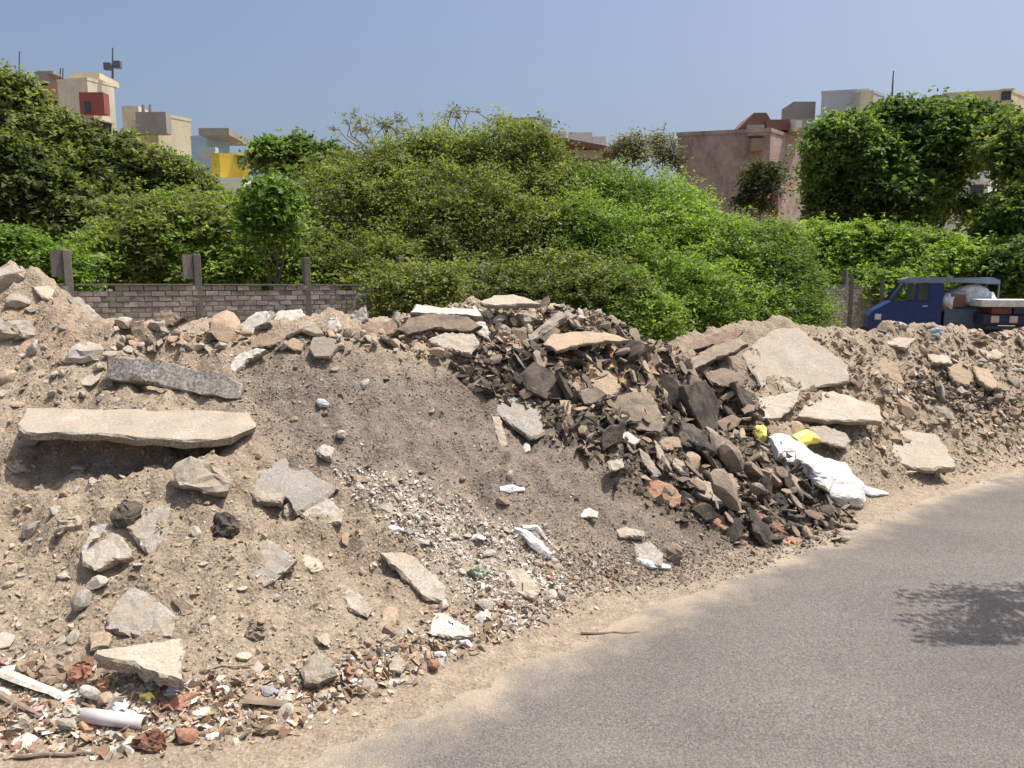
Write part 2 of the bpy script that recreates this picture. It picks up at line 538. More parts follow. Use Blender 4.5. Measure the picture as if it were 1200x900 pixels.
# ------------------------------------------------------------------ road
def road_mat():
    m, nt, b, out = new_mat("worn_tarmac")
    geo = nt.nodes.new("ShaderNodeNewGeometry")
    P = geo.outputs["Position"]
    a = nt.nodes.new("ShaderNodeAttribute"); a.attribute_name = "col"   # red: distance to the edge in metres
    sep = nt.nodes.new("ShaderNodeSeparateColor"); nt.links.new(a.outputs["Color"], sep.inputs[0])
    big = noise_tex(nt, P, 1.1, 5, .6)
    fine = noise_tex(nt, P, 130, 3, .8)
    vor = nt.nodes.new("ShaderNodeTexVoronoi"); vor.inputs["Scale"].default_value = 95
    nt.links.new(P, vor.inputs["Vector"])
    tar = ramp(nt, big, [(.3, (.132, .121, .110)), (.7, (.174, .160, .146))])
    tar = mix(nt, 'OVERLAY', .75, tar, ramp(nt, fine, [(.3, .12), (.5, .48), (.7, .95)]))
    tar = mix(nt, 'MULTIPLY', .55, tar, ramp(nt, vor.outputs[1], [(0, .55), (1, 1.25)]))
    # dusty tyre polished bands and spilt sand stretched along the road
    mp = nt.nodes.new("ShaderNodeMapping"); nt.links.new(P, mp.inputs[0])
    mp.inputs["Rotation"].default_value = (0, 0, -R(38)); mp.inputs["Scale"].default_value = (.35, 2.2, 1)
    st = noise_tex(nt, mp.outputs[0], 1.6, 7, .65)
    tar = mix(nt, 'MIX', mathn(nt, 'MULTIPLY', ramp(nt, st, [(.48, 0), (.68, 1)]), .13), tar, (.28, .26, .235))
    sm = noise_tex(nt, P, 3.0, 8, .68)
    k = mathn(nt, 'ADD', mathn(nt, 'MULTIPLY', sep.outputs[0], 3.2), mathn(nt, 'MULTIPLY', mathn(nt, 'SUBTRACT', sm, .5), 2.4))
    sand = ramp(nt, k, [(0.0, 1.0), (.25, .75), (.5, .35), (.95, 0.0)])
    sc_ = mix(nt, 'OVERLAY', .4, (.345, .285, .215), ramp(nt, fine, [(.3, .3), (.7, .75)]))
    col = mix(nt, 'MIX', sand, tar, sc_)
    nt.links.new(col, b.inputs["Base Color"])
    b.inputs["Roughness"].default_value = .88
    h = mathn(nt, 'SUBTRACT', fine, mathn(nt, 'MULTIPLY', vor.outputs[0], .8))
    bump(nt, b, h, .9, .006)
    return m


M_ROAD = road_mat()
# subdivide the edge smoothly, offset rows across
pts = []
for (ax, ay), (bx, by) in zip(EDGE[:-1], EDGE[1:]):
    n = max(2, int(math.hypot(bx - ax, by - ay) / .35))
    for i in range(n): pts.append((ax + (bx - ax) * i / n, ay + (by - ay) * i / n))
pts.append(EDGE[-1])
pts = np.array(pts)
for _ in range(12):
    pts[1:-1] = (pts[:-2] + pts[1:-1] * 2 + pts[2:]) / 4
tg = np.gradient(pts, axis=0); tg /= np.linalg.norm(tg, axis=1)[:, None]
nr = np.stack([tg[:, 1], -tg[:, 0]], 1)
offs = np.array([-.6, -.3, 0, .15, .3, .45, .6, .8, 1.0, 1.5, 2.5, 4, 5.5, 7.0])
RV, RC = [], []
for o_ in offs:
    q = pts + nr * o_
    RV.append(np.column_stack([q, np.full(len(q), -.012 if o_ < 0 else 0.0 + .012 * min(o_, 3) / 3)]))
    RC.append(np.column_stack([np.full(len(q), np.clip(min(o_ + .05, 7.2 - o_), 0, 1)), np.zeros(len(q)), np.zeros(len(q))]))
RV = np.array(RV); RC = np.array(RC)
no, npt = RV.shape[:2]
idx = np.arange(no * npt).reshape(no, npt)
F = np.stack([idx[:-1, :-1].ravel(), idx[1:, :-1].ravel(), idx[1:, 1:].ravel(), idx[:-1, 1:].ravel()], 1)
me = np_mesh("road", RV.reshape(-1, 3), F, M_ROAD, RC.reshape(-1, 3), smooth=True)
tag(link("road", me), "worn grey tarmac road with sand along its edge", None, None, 'structure')

# ------------------------------------------------------------------ slabs
def slab_bm(poly2, th, seed, seg=0.05, jit=0.008, relief=0.003, bev=0.008):
    """irregular broken slab: outline in its own plane (2D), top at z=0"""
    rnd = random.Random(seed)
    area = 0
    n = len(poly2)
    for i in range(n):
        a, b_ = poly2[i], poly2[(i + 1) % n]
        area += a[0] * b_[1] - b_[0] * a[1]
    if area < 0: poly2 = poly2[::-1]
    out = []
    for i in range(n):
        a, b_ = Vector(poly2[i]), Vector(poly2[(i + 1) % n])
        L = (b_ - a).length
        k = max(1, min(14, int(L / seg)))
        nn = Vector(((b_ - a).y, -(b_ - a).x)); nn = nn / max(L, 1e-6)
        for j in range(k):
            p = a.lerp(b_, j / k)
            if j: p = p + nn * rnd.uniform(-jit, jit) * 1.6
            out.append(p)
    m = len(out)
    cen = sum(out, Vector((0, 0))) / m
    def inset(p, d):
        v = cen - p
        return p + v.normalized() * min(d, v.length * .3)
    bm = bmesh.new()
    t0 = [inset(p, bev * rnd.uniform(.4, 2.2)) for p in out]
    rings = [[bm.verts.new((p.x, p.y, rnd.uniform(-relief, relief))) for p in t0],
             [bm.verts.new((p.x, p.y, -bev * rnd.uniform(.4, 1.8))) for p in out]]
    r2 = [inset(p, rnd.uniform(-.4, 1.4) * th * .22) for p in out]
    rings.append([bm.verts.new((p.x, p.y, -th * rnd.uniform(.5, .75))) for p in r2])
    r3 = [inset(p, rnd.uniform(.0, 1.0) * th * .35) for p in r2]
    rings.append([bm.verts.new((p.x, p.y, -th * rnd.uniform(.9, 1.1))) for p in r3])
    for a, b_ in zip(rings[:-1], rings[1:]):
        for i in range(m):
            j = (i + 1) % m
            f_ = bm.faces.new((a[i], b_[i], b_[j], a[j]))
            f_.material_index = 0 if a is rings[0] and rnd.random() < .6 else 1
    # top with relief
    xs_ = [p.x for p in t0]; ys_ = [p.y for p in t0]
    inner = []
    w = max(max(xs_) - min(xs_), max(ys_) - min(ys_))
    st = max(seg * 1.3, w / 9)
    px_, py_ = np.meshgrid(np.arange(min(xs_), max(xs_), st), np.arange(min(ys_), max(ys_), st))
    px_, py_ = px_.ravel(), py_.ravel()
    if len(px_):
        pm = poly_mask(px_, py_, [(p.x, p.y) for p in t0], st * .5)
        for X, Y, q in zip(px_, py_, pm):
            if q > .9: inner.append(Vector((X + rnd.uniform(-.2, .2) * st, Y + rnd.uniform(-.2, .2) * st)))
    try:
        vv, ee, ff, *_ = delaunay_2d_cdt([Vector(p) for p in t0] + inner, [(i, (i + 1) % m) for i in range(m)], [], 1, 1e-5)
        if len(vv) != m + len(inner): raise ValueError
        top = rings[0] + [bm.verts.new((p.x, p.y, rnd.uniform(-relief, relief * 1.6))) for p in inner]
        for f in ff: bm.faces.new([top[i] for i in f])
    except Exception:
        try: bm.faces.new(rings[0])
        except Exception: pass
    try: bm.faces.new(list(reversed(rings[3]))).material_index = 1
    except Exception: pass
    return bm


LANDMARKS = []   # (px, py, phrase)
BLOCKED = []     # places taken by named pieces: (px, py, r)


def slab(name, label, cat, poly, n, th, mat, lift=0.0, group=None, land=None, seed=None, jit=.006, relief=.004, dy=None):
    cx = sum(p[0] for p in poly) / len(poly); cy = sum(p[1] for p in poly) / len(poly)
    n = Vector((n[0], n[1] * (.7 if n[1] < -.4 else 1), n[2])).normalized()
    c = hit(cx, cy) if dy is None else at(cx, cy, dy)
    c = c + n * lift
    tx = Vector((1, 0, 0)) - n * n.x; tx.normalize()
    ty = n.cross(tx)
    p2 = []
    for (a, b_) in poly:
        d = ray(a, b_)
        den = d.dot(n)
        s = (c - CAMP).dot(n) / den if abs(den) > 1e-4 else c.y / d.y
        q = CAMP + d * s - c
        p2.append((q.dot(tx), q.dot(ty)))
    w = max(math.hypot(*p) for p in p2)
    bm = slab_bm(p2, th, seed if seed is not None else hash_(label), seg=max(.018, w / 11), jit=min(jit * 1.2, w * .016), relief=relief, bev=min(.010, th * .22))
    M = Matrix((tx, ty, n)).transposed()
    bmesh.ops.transform(bm, matrix=M.to_4x4(), verts=bm.verts)
    o = bm_obj(name, bm, mat, loc=c)
    o.data.materials.append(EDGE_OF.get(mat, mat))
    tag(o, label, cat, group)
    if land: LANDMARKS.append((cx, cy, land))
    BLOCKED.append((cx, cy, max(abs(p[0] - cx) for p in poly) * .8, max(abs(p[1] - cy) for p in poly) * .8))
    return o


def hash_(s):
    h = 7
    for ch in s: h = (h * 31 + ord(ch)) & 0xFFFFFF
    return h


def rock_bm(seed, cuts=9, sub=2, sx=1, sy=.8, sz=.6):
    rnd = random.Random(seed)
    bm = bmesh.new()
    bmesh.ops.create_icosphere(bm, subdivisions=sub, radius=.62)
    for _ in range(cuts):
        d = Vector((rnd.gauss(0, 1), rnd.gauss(0, 1), rnd.gauss(0, 1))).normalized()
        off = rnd.uniform(.30, .46)
        for v in bm.verts:
            k = v.co.dot(d) - off
            if k > 0: v.co -= d * k
    for v in bm.verts:
        v.co = Vector((v.co.x * sx, v.co.y * sy, v.co.z * sz)) + Vector([rnd.uniform(-.012, .012) for _ in range(3)])
    return bm


def rock(name, label, cat, px, py, wpx, hpx, mat, seed, sz=.6, depth=.8, tilt=0.0, land=None, sink=.25, cuts=9, group=None):
    c = hit(px, py + hpx * .3)
    s = wpx * c.y / FPX
    bm = rock_bm(seed, cuts=cuts, sub=3, sx=s, sy=s * depth, sz=hpx * c.y / FPX * 1.05)
    bmesh.ops.rotate(bm, cent=(0, 0, 0), matrix=Matrix.Rotation(tilt, 3, 'Y'), verts=bm.verts)
    o = bm_obj(name, bm, mat, loc=c + Vector((0, s * depth * .25, hpx * c.y / FPX * (.5 - sink) * .8)))
    tag(o, label, cat, group)
    if land: LANDMARKS.append((px, py, land))
    BLOCKED.append((px, py, wpx * .45, hpx * .45))
    return o


UP = (0, -.25, 1)
SL = (0.0, -.55, 1)
# ---- left part of the heap
slab("concrete_slab", "long beige concrete slab jutting out over a deep shadow on the left slope", "slab",
     [(30, 478), (110, 479), (200, 480), (240, 480), (292, 483), (299, 499), (272, 511), (215, 516), (160, 513), (100, 508), (28, 506), (19, 496)],
     (0.02, -.20, 1), .05, M_BEIGE, lift=.055, land="the long beige slab", jit=.009)
slab("concrete_slab", "grey block with exposed pebbles, its mottled face to the road, above the long beige slab", "slab",
     [(124, 417), (165, 420), (262, 438), (284, 450), (280, 467), (238, 463), (180, 449), (123, 442)],
     (-.12, -1.5, .55), .13, M_AGG, lift=.30, land="the pebbly grey block", relief=.005, jit=.006)
rock("stone", "flat-topped beige stone lying just below the right half of the long beige slab", "stone", 228, 566, 78, 40, M_BEIGE, 12, land="the flat beige stone", sink=.1)
slab("concrete_slab", "pale grey broken slab with a rounded top, lower left of the flat beige stone", "slab",
     [(108, 615), (128, 613), (148, 636), (155, 652), (132, 656), (110, 668), (94, 661), (95, 640)], (-.1, -.75, .8), .04, M_GREY, lift=.02, land="the rounded pale grey piece")
slab("concrete_slab", "pale wedge-shaped slab standing on its point beside a dark lump", "slab",
     [(200, 588), (197, 655), (180, 657), (163, 640), (147, 618), (160, 606)], (.25, -.9, .6), .05, M_GREY, lift=.03, land="the pale standing wedge")
rock("tarmac_lump", "blackish lump tucked behind the upper left edge of the pale wedge", "lump", 150, 604, 44, 26, M_TAR, 5, tilt=.5)
slab("concrete_slab", "light grey five-sided slab above the beige triangle near the bottom left", "slab",
     [(150, 686), (168, 690), (190, 707), (206, 722), (200, 745), (170, 750), (122, 738), (128, 712)], (.05, -.8, .8), .045, M_GREY, lift=.02, land="the light grey five-sided slab")
slab("concrete_slab", "beige triangular slab tilted up over a dark gap near the bottom left", "slab",
     [(214, 746), (215, 798), (180, 787), (140, 775), (109, 766), (112, 762), (170, 752)], (.1, -.25, 1), .065, M_BEIGE, lift=.085, land="the beige triangular slab")
slab("concrete_slab", "light grey square-cornered slab half sunk in brown earth below the grey flagstone", "slab",
     [(310, 628), (330, 640), (347, 655), (322, 680), (300, 690), (278, 660)], (.0, -.7, .8), .04, M_GREY, lift=.015, land="the half sunk grey slab")
slab("concrete_slab", "narrow pale strip touching the right corner of the half sunk grey slab", "slab",
     [(344, 644), (375, 655), (381, 667), (368, 672), (347, 658)], SL, .03, M_PALE, lift=.012)
slab("flagstone", "smooth dark grey flagstone right of the shadow of the long beige slab", "flagstone",
     [(285, 528), (332, 535), (366, 553), (394, 572), (382, 586), (348, 601), (336, 583), (300, 576), (262, 573)], (.05, -.55, .9), .045, M_SLATE, lift=.03, land="the dark grey flagstone")
slab("concrete_slab", "light grey four-sided piece just under the tip of the dark grey flagstone", "slab",
     [(351, 603), (366, 592), (386, 583), (403, 600), (400, 612), (375, 616)], (.1, -.7, .8), .035, M_GREY, lift=.015, land="the light grey four-sided piece")
slab("concrete_slab", "beige oblong slab pointing down right, in the middle of the lower slope", "slab",
     [(445, 648), (470, 645), (484, 650), (506, 670), (526, 690), (520, 706), (500, 702)], (.15, -.65, .9), .04, M_BEIGE, lift=.03, land="the beige oblong slab")
slab("concrete_slab", "small beige oblong piece lower left of the beige oblong slab", "slab",
     [(392, 684), (410, 684), (424, 698), (436, 712), (431, 722), (410, 715)], (.1, -.65, .9), .04, M_BEIGE, lift=.03, land="the small beige oblong piece")
slab("concrete_slab", "beige lump-like broken slab leaning over a dark hollow near the road edge", "slab",
     [(372, 760), (392, 774), (394, 788), (372, 800), (355, 800), (352, 782)], (-.1, -.6, .9), .06, M_BEIGE, lift=.05, land="the beige piece by the road edge")
slab("concrete_slab", "little beige diamond-shaped piece near the road edge left of orange bits", "slab",
     [(464, 764), (478, 776), (470, 788), (456, 786), (454, 774)], (0, -.6, .9), .04, M_BEIGE, lift=.03)
slab("concrete_slab", "whitish broken piece under the lower end of the beige oblong slab", "slab",
     [(504, 718), (520, 717), (548, 734), (556, 744), (530, 748), (503, 742)], (.1, -.6, .9), .03, M_WHITE, lift=.02, land="the whitish broken piece")
slab("concrete_slab", "brownish small slab touching the upper left corner of the beige triangle", "slab",
     [(104, 744), (120, 736), (131, 742), (126, 756), (105, 762)], (-.1, -.55, .9), .03, M_TAN, lift=.03)
rock("stone", "small squarish pale stone upper left of the rounded pale grey piece", "stone", 74, 623, 30, 28, M_BEIGE, 41, cuts=12)
rock("stone", "small whitish stone at the left edge below the long beige slab", "stone", 17, 552, 27, 19, M_GREY, 42, cuts=12)
slab("concrete_slab", "short beige strip with a dark underside below the dark grey flagstone", "slab",
     [(292, 575), (315, 573), (333, 579), (331, 588), (300, 586)], (0, -.5, 1), .04, M_BEIGE, lift=.03)
slab("concrete_slab", "small upright pale block below the lower corner of the dark grey flagstone", "slab",
     [(332, 592), (338, 588), (346, 600), (349, 612), (336, 612), (331, 600)], (.1, -.9, .6), .05, M_PALE, lift=.02)
rock("debris_clump", "knotted black and pale grey clump of wire and cloth on the brown slope", "debris clump", 262, 620, 40, 34, M_TAR, 43, cuts=16)
rock("stone", "dark round stone right of the light grey five-sided slab", "stone", 299, 746, 24, 14, M_DUSTY, 44)
slab("brick_piece", "dark red broken brick right of the light grey five-sided slab", "brick piece",
     [(200, 703), (212, 700), (226, 712), (228, 722), (214, 722)], (.1, -.9, .5), .05, M_BROWN, lift=.02)
# ---- ridge on the left
rock("boulder", "rounded pale boulder on the top left corner of the heap", "boulder", 8, 326, 52, 30, M_PALE, 51, land="the pale boulder at top left", cuts=6)
slab("concrete_slab", "dull slab with a bright upper edge leaning down the ridge at upper left", "slab",
     [(78, 348), (92, 347), (110, 362), (126, 378), (126, 392), (108, 382), (90, 366)], (.35, -.9, .5), .05, M_PALE, lift=.06, land="the leaning slab on the left ridge")
slab("concrete_slab", "flat pale slab lying on the ridge between boulder and leaning slab", "slab",
     [(36, 335), (56, 334), (76, 346), (74, 356), (50, 348)], (.2, -.6, .8), .04, M_PALE, lift=.04)
rock("concrete_lump", "grey concrete lump at the left edge under the pale boulder", "lump", 12, 393, 44, 30, M_GREY, 53, land="the grey lump at the left edge", cuts=12)
slab("concrete_slab", "brown upright slab on the ridge, its pale top edge beside a gap", "slab",
     [(150, 376), (166, 374), (178, 392), (182, 412), (160, 412), (154, 396)], (-.2, -1, .35), .05, M_TAN, lift=.04)
slab("concrete_slab", "brown slab with a light top edge on the ridge between two wall posts", "slab",
     [(180, 368), (194, 361), (216, 372), (204, 380), (184, 386)], (-.1, -1, .5), .05, M_BROWN, lift=.05, land="the brown slab on the left ridge")
slab("concrete_slab", "white-topped slab propped steeply on the ridge before the block wall", "slab",
     [(276, 398), (286, 376), (300, 364), (318, 363), (314, 376), (298, 384), (284, 400)], (-.5, -.7, .7), .05, M_WHITE, lift=.08, land="the propped white slab on the ridge")
slab("concrete_slab", "broad white concrete chunk on the ridge right of the propped slab", "slab",
     [(316, 372), (326, 363), (352, 361), (360, 370), (352, 384), (318, 384)], (0, -.8, .7), .09, M_WHITE, lift=.06, land="the white chunk on the ridge")
slab("concrete_slab", "red-brown slab lying under the broad white chunk", "slab",
     [(290, 398), (318, 386), (356, 384), (344, 396), (316, 406), (292, 408)], (0, -.8, .7), .05, M_BROWN, lift=.03)
slab("plaster_piece", "whitish streak of broken plaster on the crest above the grey slope", "plaster piece",
     [(262, 432), (278, 414), (300, 407), (313, 409), (292, 420), (272, 440)], (-.2, -.8, .7), .04, M_WHITE, lift=.03, land="the white plaster streak")
rock("concrete_lump", "crumbly grey lump left of the upper end of the pebbly block", "lump", 96, 412, 54, 28, M_GREY, 54, cuts=14, land="the crumbly grey lump")
slab("concrete_slab", "white flake standing upright on the ridge left of the red-brown block", "slab",
     [(404, 384), (412, 366), (428, 357), (430, 374), (418, 384)], (-.3, -1, .4), .04, M_WHITE, lift=.05, land="the upright white flake")
slab("concrete_slab", "small white flake on the ridge just right of the third wall post", "slab",
     [(382, 385), (386, 372), (394, 370), (400, 384), (394, 390)], (-.1, -1, .4), .04, M_WHITE, lift=.03)
slab("brick_block", "red-brown block with a pale top on the ridge, dark beneath", "block",
     [(412, 384), (430, 376), (462, 376), (467, 386), (452, 396), (424, 396)], (0, -.95, .55), .10, M_BROWN, lift=.05, land="the red-brown block on the ridge")
slab("concrete_slab", "long white-edged slab on the ridge left of the arched slab", "slab",
     [(480, 366), (486, 356), (522, 360), (560, 362), (566, 370), (520, 368)], (0, -.6, .8), .05, M_WHITE, lift=.10, land="the white-edged slab")
slab("concrete_slab", "dusty arched slab bridging a black gap on the middle ridge", "slab",
     [(464, 386), (478, 372), (510, 366), (548, 370), (566, 382), (546, 388), (508, 384), (476, 392)], (0, -.95, .6), .06, M_DUSTY, lift=.10, land="the arched dusty slab")
slab("concrete_slab", "white wedge under the left end of the arched dusty slab", "slab",
     [(470, 394), (490, 382), (504, 377), (506, 388), (492, 396)], (-.1, -.9, .6), .04, M_WHITE, lift=.06)
slab("concrete_slab", "white piece standing under the right end of the arched dusty slab", "slab",
     [(552, 374), (568, 376), (576, 390), (570, 398), (560, 390)], (.3, -.9, .5), .04, M_WHITE, lift=.07)
slab("concrete_slab", "dusty beige slab lying below the arched slab", "slab",
     [(500, 398), (520, 389), (556, 390), (562, 402), (552, 414), (520, 408)], (0, -.7, .8), .05, M_BEIGE, lift=.03, land="the dusty beige slab below the ridge")
slab("brick_piece", "pinkish brick piece at the left of the dusty beige slab", "brick piece",
     [(480, 404), (490, 400), (514, 410), (514, 418), (486, 414)], (.1, -.8, .7), .04, M_TAN, lift=.03)
slab("concrete_slab", "thin curved slab roofing a dark hollow at the top of the heap", "slab",
     [(562, 354), (578, 346), (602, 345), (622, 350), (634, 356), (606, 356), (580, 358)], (0, -.45, .9), .035, M_BEIGE, lift=.14, land="the thin roof-like slab")
slab("concrete_slab", "long pale beam lying slantwise on the top of the heap", "beam",
     [(612, 398), (636, 380), (656, 364), (664, 368), (648, 382), (620, 402)], (-.3, -.6, .8), .05, M_GREY, lift=.05, land="the slanting pale beam")
rock("concrete_lump", "pale lump beside the slanting beam, under the roof-like slab", "lump", 612, 376, 34, 26, M_BEIGE, 61, cuts=13)
rock("concrete_lump", "whitish lump left of the slanting beam and right of the arched slab", "lump", 590, 392, 24, 26, M_PALE, 62, cuts=13)
rock("stone", "small pale stone on the very top right of the dark heap", "stone", 700, 367, 16, 9, M_PALE, 63)
slab("board", "long tan curved board lying across the orange sand", "board",
     [(636, 402), (648, 391), (680, 388), (715, 390), (740, 399), (712, 399), (680, 403), (652, 411)], (0, -.6, .85), .03, M_TAN, lift=.09, land="the tan board")
LANDMARKS.append((712, 418, "the orange sandy patch"))
slab("concrete_slab", "pale pinkish slab set in the dark heap below the orange sand", "slab",
     [(680, 436), (698, 430), (716, 436), (728, 452), (722, 462), (698, 470), (686, 458)], (-.05, -.7, .8), .05, M_TAN, lift=.04, land="the pale pinkish slab")
slab("tarmac_slab", "large smooth grey slab sloping into a black hollow in the middle of the heap", "slab",
     [(572, 476), (592, 466), (620, 464), (640, 478), (652, 494), (644, 508), (622, 513), (600, 498)], (.1, -.7, .8), .05, M_SLATE, lift=.04, land="the smooth grey slab")
slab("concrete_slab", "thin pale shard pointing down below the smooth grey slab", "shard",
     [(576, 487), (586, 488), (592, 506), (597, 528), (586, 526), (580, 506)], (.15, -.8, .7), .03, M_PALE, lift=.02, land="the thin pale shard")
slab("tarmac_slab", "big brownish tarmac slab facing the road below the pale pinkish slab", "slab",
     [(694, 472), (720, 462), (762, 457), (772, 478), (780, 500), (774, 507), (728, 500), (700, 492)], (-.05, -.85, .7), .05, M_DUSTY, lift=.06, land="the big brownish tarmac slab")
slab("tarmac_slab", "black tarmac slab standing on edge left of the dark pit", "slab",
     [(748, 444), (770, 434), (796, 446), (808, 476), (800, 484), (776, 462)], (-.5, -.8, .45), .06, M_TAR, lift=.07, land="the standing black slab")
slab("tarmac_slab", "black tarmac slab leaning right over the dark pit in the heap", "slab",
     [(800, 452), (828, 444), (846, 474), (850, 512), (836, 522), (816, 490)], (.7, -.8, .35), .06, M_TAR, lift=.08, land="the leaning black slab")
slab("tarmac_slab", "dark tarmac plate lying in the bottom of the dark pit", "slab",
     [(776, 486), (812, 496), (842, 520), (836, 534), (800, 520), (770, 502)], (.1, -.7, .8), .05, M_TAR, lift=.05)
slab("tarmac_slab", "dusty plank-like slab over a black gap left of the largest pale slab", "slab",
     [(802, 428), (812, 416), (838, 403), (866, 395), (877, 402), (862, 412), (834, 422), (810, 434)], (-.15, -.7, .8), .045, M_DUSTY, lift=.10, land="the dusty plank-like slab")
slab("tarmac_slab", "dark slab on the ridge behind the dusty plank-like slab", "slab",
     [(796, 412), (812, 402), (842, 390), (872, 387), (864, 396), (820, 408)], (-.1, -.6, .8), .04, M_BROWN, lift=.08)
slab("tarmac_slab", "grey-brown slab just below the dusty plank-like slab", "slab",
     [(816, 438), (850, 430), (876, 440), (872, 452), (842, 452)], (0, -.75, .8), .05, M_DUSTY, lift=.05)
# ---- right
slab("concrete_slab", "largest pale slab of the heap, five-sided, with a dark left edge", "slab",
     [(869, 416), (888, 398), (906, 385), (936, 383), (966, 406), (994, 427), (996, 447), (930, 460), (898, 462)], (.12, -.85, .65), .10, M_PALE, lift=.09, land="the largest pale slab", jit=.004)
slab("concrete_slab", "pale pointed slab just below the left corner of the largest pale slab", "slab",
     [(867, 467), (900, 465), (938, 456), (936, 470), (915, 489), (893, 491)], (-.05, -.7, .8), .05, M_PALE, lift=.06, land="the pale pointed slab")
slab("concrete_slab", "pale long slab with a dark lower edge, lower right of the largest pale slab", "slab",
     [(950, 460), (976, 457), (1032, 476), (1034, 494), (990, 493), (934, 488)], (.05, -.6, .85), .05, M_PALE, lift=.08, land="the pale long slab")
slab("concrete_slab", "small pale leaf-shaped slab above the yellow patch of the white sack", "slab",
     [(946, 500), (966, 498), (990, 507), (998, 516), (990, 524), (962, 517)], (.05, -.6, .85), .03, M_PALE, lift=.05, land="the leaf-shaped slab")
slab("concrete_slab", "beige rounded slab nearest the road on the right, dark at its left edge", "slab",
     [(1020, 501), (1052, 501), (1096, 508), (1110, 524), (1121, 547), (1090, 550), (1062, 546), (1034, 538)], (.1, -.65, .85), .07, M_BEIGE, lift=.07, land="the beige rounded slab on the right", seed=5)
slab("concrete_slab", "beige slab half buried in the slope right of the largest pale slab", "slab",
     [(1010, 428), (1036, 418), (1052, 426), (1062, 452), (1036, 440)], (.2, -.8, .7), .05, M_TAN, lift=.03, land="the half buried beige slab")
for k, (P_, N_, lab) in enumerate([
    ([(1108, 430), (1126, 424), (1142, 440), (1136, 452), (1118, 446)], (.2, -.7, .8), "tan slab tilted down right on the far right slope, left of a second one"),
    ([(1140, 428), (1158, 432), (1172, 450), (1164, 456), (1148, 446)], (.3, -.7, .8), "tan slab on the far right slope, right of a second tilted one"),
    ([(1146, 410), (1168, 409), (1180, 416), (1170, 420), (1150, 418)], (0, -.6, .8), "small pale flat piece near the ridge below the cart"),
    ([(1180, 424), (1199, 426), (1199, 434), (1184, 434)], (0, -.7, .8), "small pale flat piece at the right edge of the picture"),
    ([(1036, 402), (1052, 394), (1074, 396), (1062, 408)], (-.1, -.7, .8), "pale piece near the right ridge above a brick-coloured hollow"),
    ([(1086, 414), (1112, 416), (1118, 426), (1092, 424)], (0, -.6, .8), "flat pale piece in the middle of the right-hand upper slope")]):
    slab("concrete_slab", lab, "slab", P_, N_, .05, M_TAN if k < 2 else M_PALE, lift=.05,
         land=["the left of two tilted tan slabs", "the right of two tilted tan slabs", "the pale piece below the cart", None, "the pale piece near the right ridge", "the flat pale piece"][k])
rock("debris_clump", "bluish grey crumpled lump on the ridge in front of the blue truck", "debris clump", 1094, 393, 24, 14, plain_mat("blue_grey_lump", (.30, .33, .37), .8, var=.2), 66)
rock("brick_piece", "dark brown lump on the ridge below the cart", "lump", 1146, 400, 24, 15, M_BROWN, 67)
rock("stone", "white bit on the ridge under the truck's sill", "stone", 1055, 384, 16, 8, M_WHITE, 68)
# ---- lower middle
slab("tile_piece", "orange broken tile at the foot of the dark plates, left of the pale shards", "tile piece",
     [(755, 563), (772, 562), (788, 567), (799, 580), (797, 592), (782, 597), (762, 582)], (.1, -.8, .7), .03, M_ORANGE, lift=.02, land="the orange tile")
slab("tile_piece", "dusty orange tile piece right of and below the first orange tile", "tile piece",
     [(814, 596), (832, 595), (850, 605), (862, 614), (850, 621), (826, 608)], (.1, -.7, .8), .03, M_ORANGE, lift=.02)
slab("tile_piece", "thin red shard among the lowest dark plates near the road", "shard",
     [(884, 599), (896, 602), (912, 613), (926, 627), (908, 620), (890, 609)], (.2, -.8, .6), .03, M_BRICK, lift=.04)
slab("tile_piece", "flat orange scrap at the very toe of the dark plates", "tile piece",
     [(914, 634), (928, 628), (940, 634), (928, 640)], (0, -.3, 1), .02, M_ORANGE, lift=.02)
slab("concrete_slab", "grey slab among the dark plates just right of the orange tile", "slab",
     [(803, 561), (818, 558), (852, 574), (856, 588), (846, 594), (820, 582)], (.1, -.75, .75), .04, M_GREY, lift=.05, land="the grey slab in the dark plates")
slab("concrete_slab", "beige squarish piece right above the grey slab in the dark plates", "slab",
     [(838, 546), (860, 556), (868, 572), (856, 578), (842, 566)], (.15, -.8, .7), .04, M_TAN, lift=.05)
for k, (P_, lab) in enumerate([
    ([(718, 506), (736, 505), (752, 516), (744, 522), (724, 514)], "whitish thin piece under the big brownish tarmac slab"),
    ([(748, 524), (760, 532), (776, 556), (768, 560), (752, 540)], "narrow pale shard left of its twin above the orange tile"),
    ([(766, 514), (774, 522), (788, 552), (780, 552), (770, 534)], "very thin pale shard standing between two broader ones"),
    ([(790, 536), (802, 540), (808, 554), (800, 556), (788, 544)], "short pale shard above the grey slab in the dark plates"),
    ([(764, 510), (796, 512), (800, 524), (780, 528)], "tan plate above the thin pale shards"),
    ([(712, 540), (730, 536), (732, 548), (716, 552)], "small yellowish piece at the left foot of the dark plates")]):
    slab("concrete_shard", lab, "shard", P_, (.2, -.85, .6), .03, [M_WHITE, M_BEIGE, M_PALE, M_BEIGE, M_TAN, M_BEIGE][k], lift=.06)
slab("concrete_slab", "flat grey-beige piece on dark soil above the white pouch", "slab",
     [(720, 620), (734, 617), (754, 622), (756, 628), (726, 629)], (0, -.4, 1), .03, M_BEIGE, lift=.02)
slab("concrete_slab", "greyish broken piece directly behind the white pouch", "slab",
     [(740, 634), (762, 634), (778, 648), (776, 662), (748, 660)], (.0, -.7, .8), .04, M_SLATE, lift=.03, land="the greyish piece by the pouch")
rock("stone", "dark grey-brown rock right of the white pouch near the road", "stone", 790, 650, 36, 28, M_DUSTY, 71, land="the dark rock near the road")
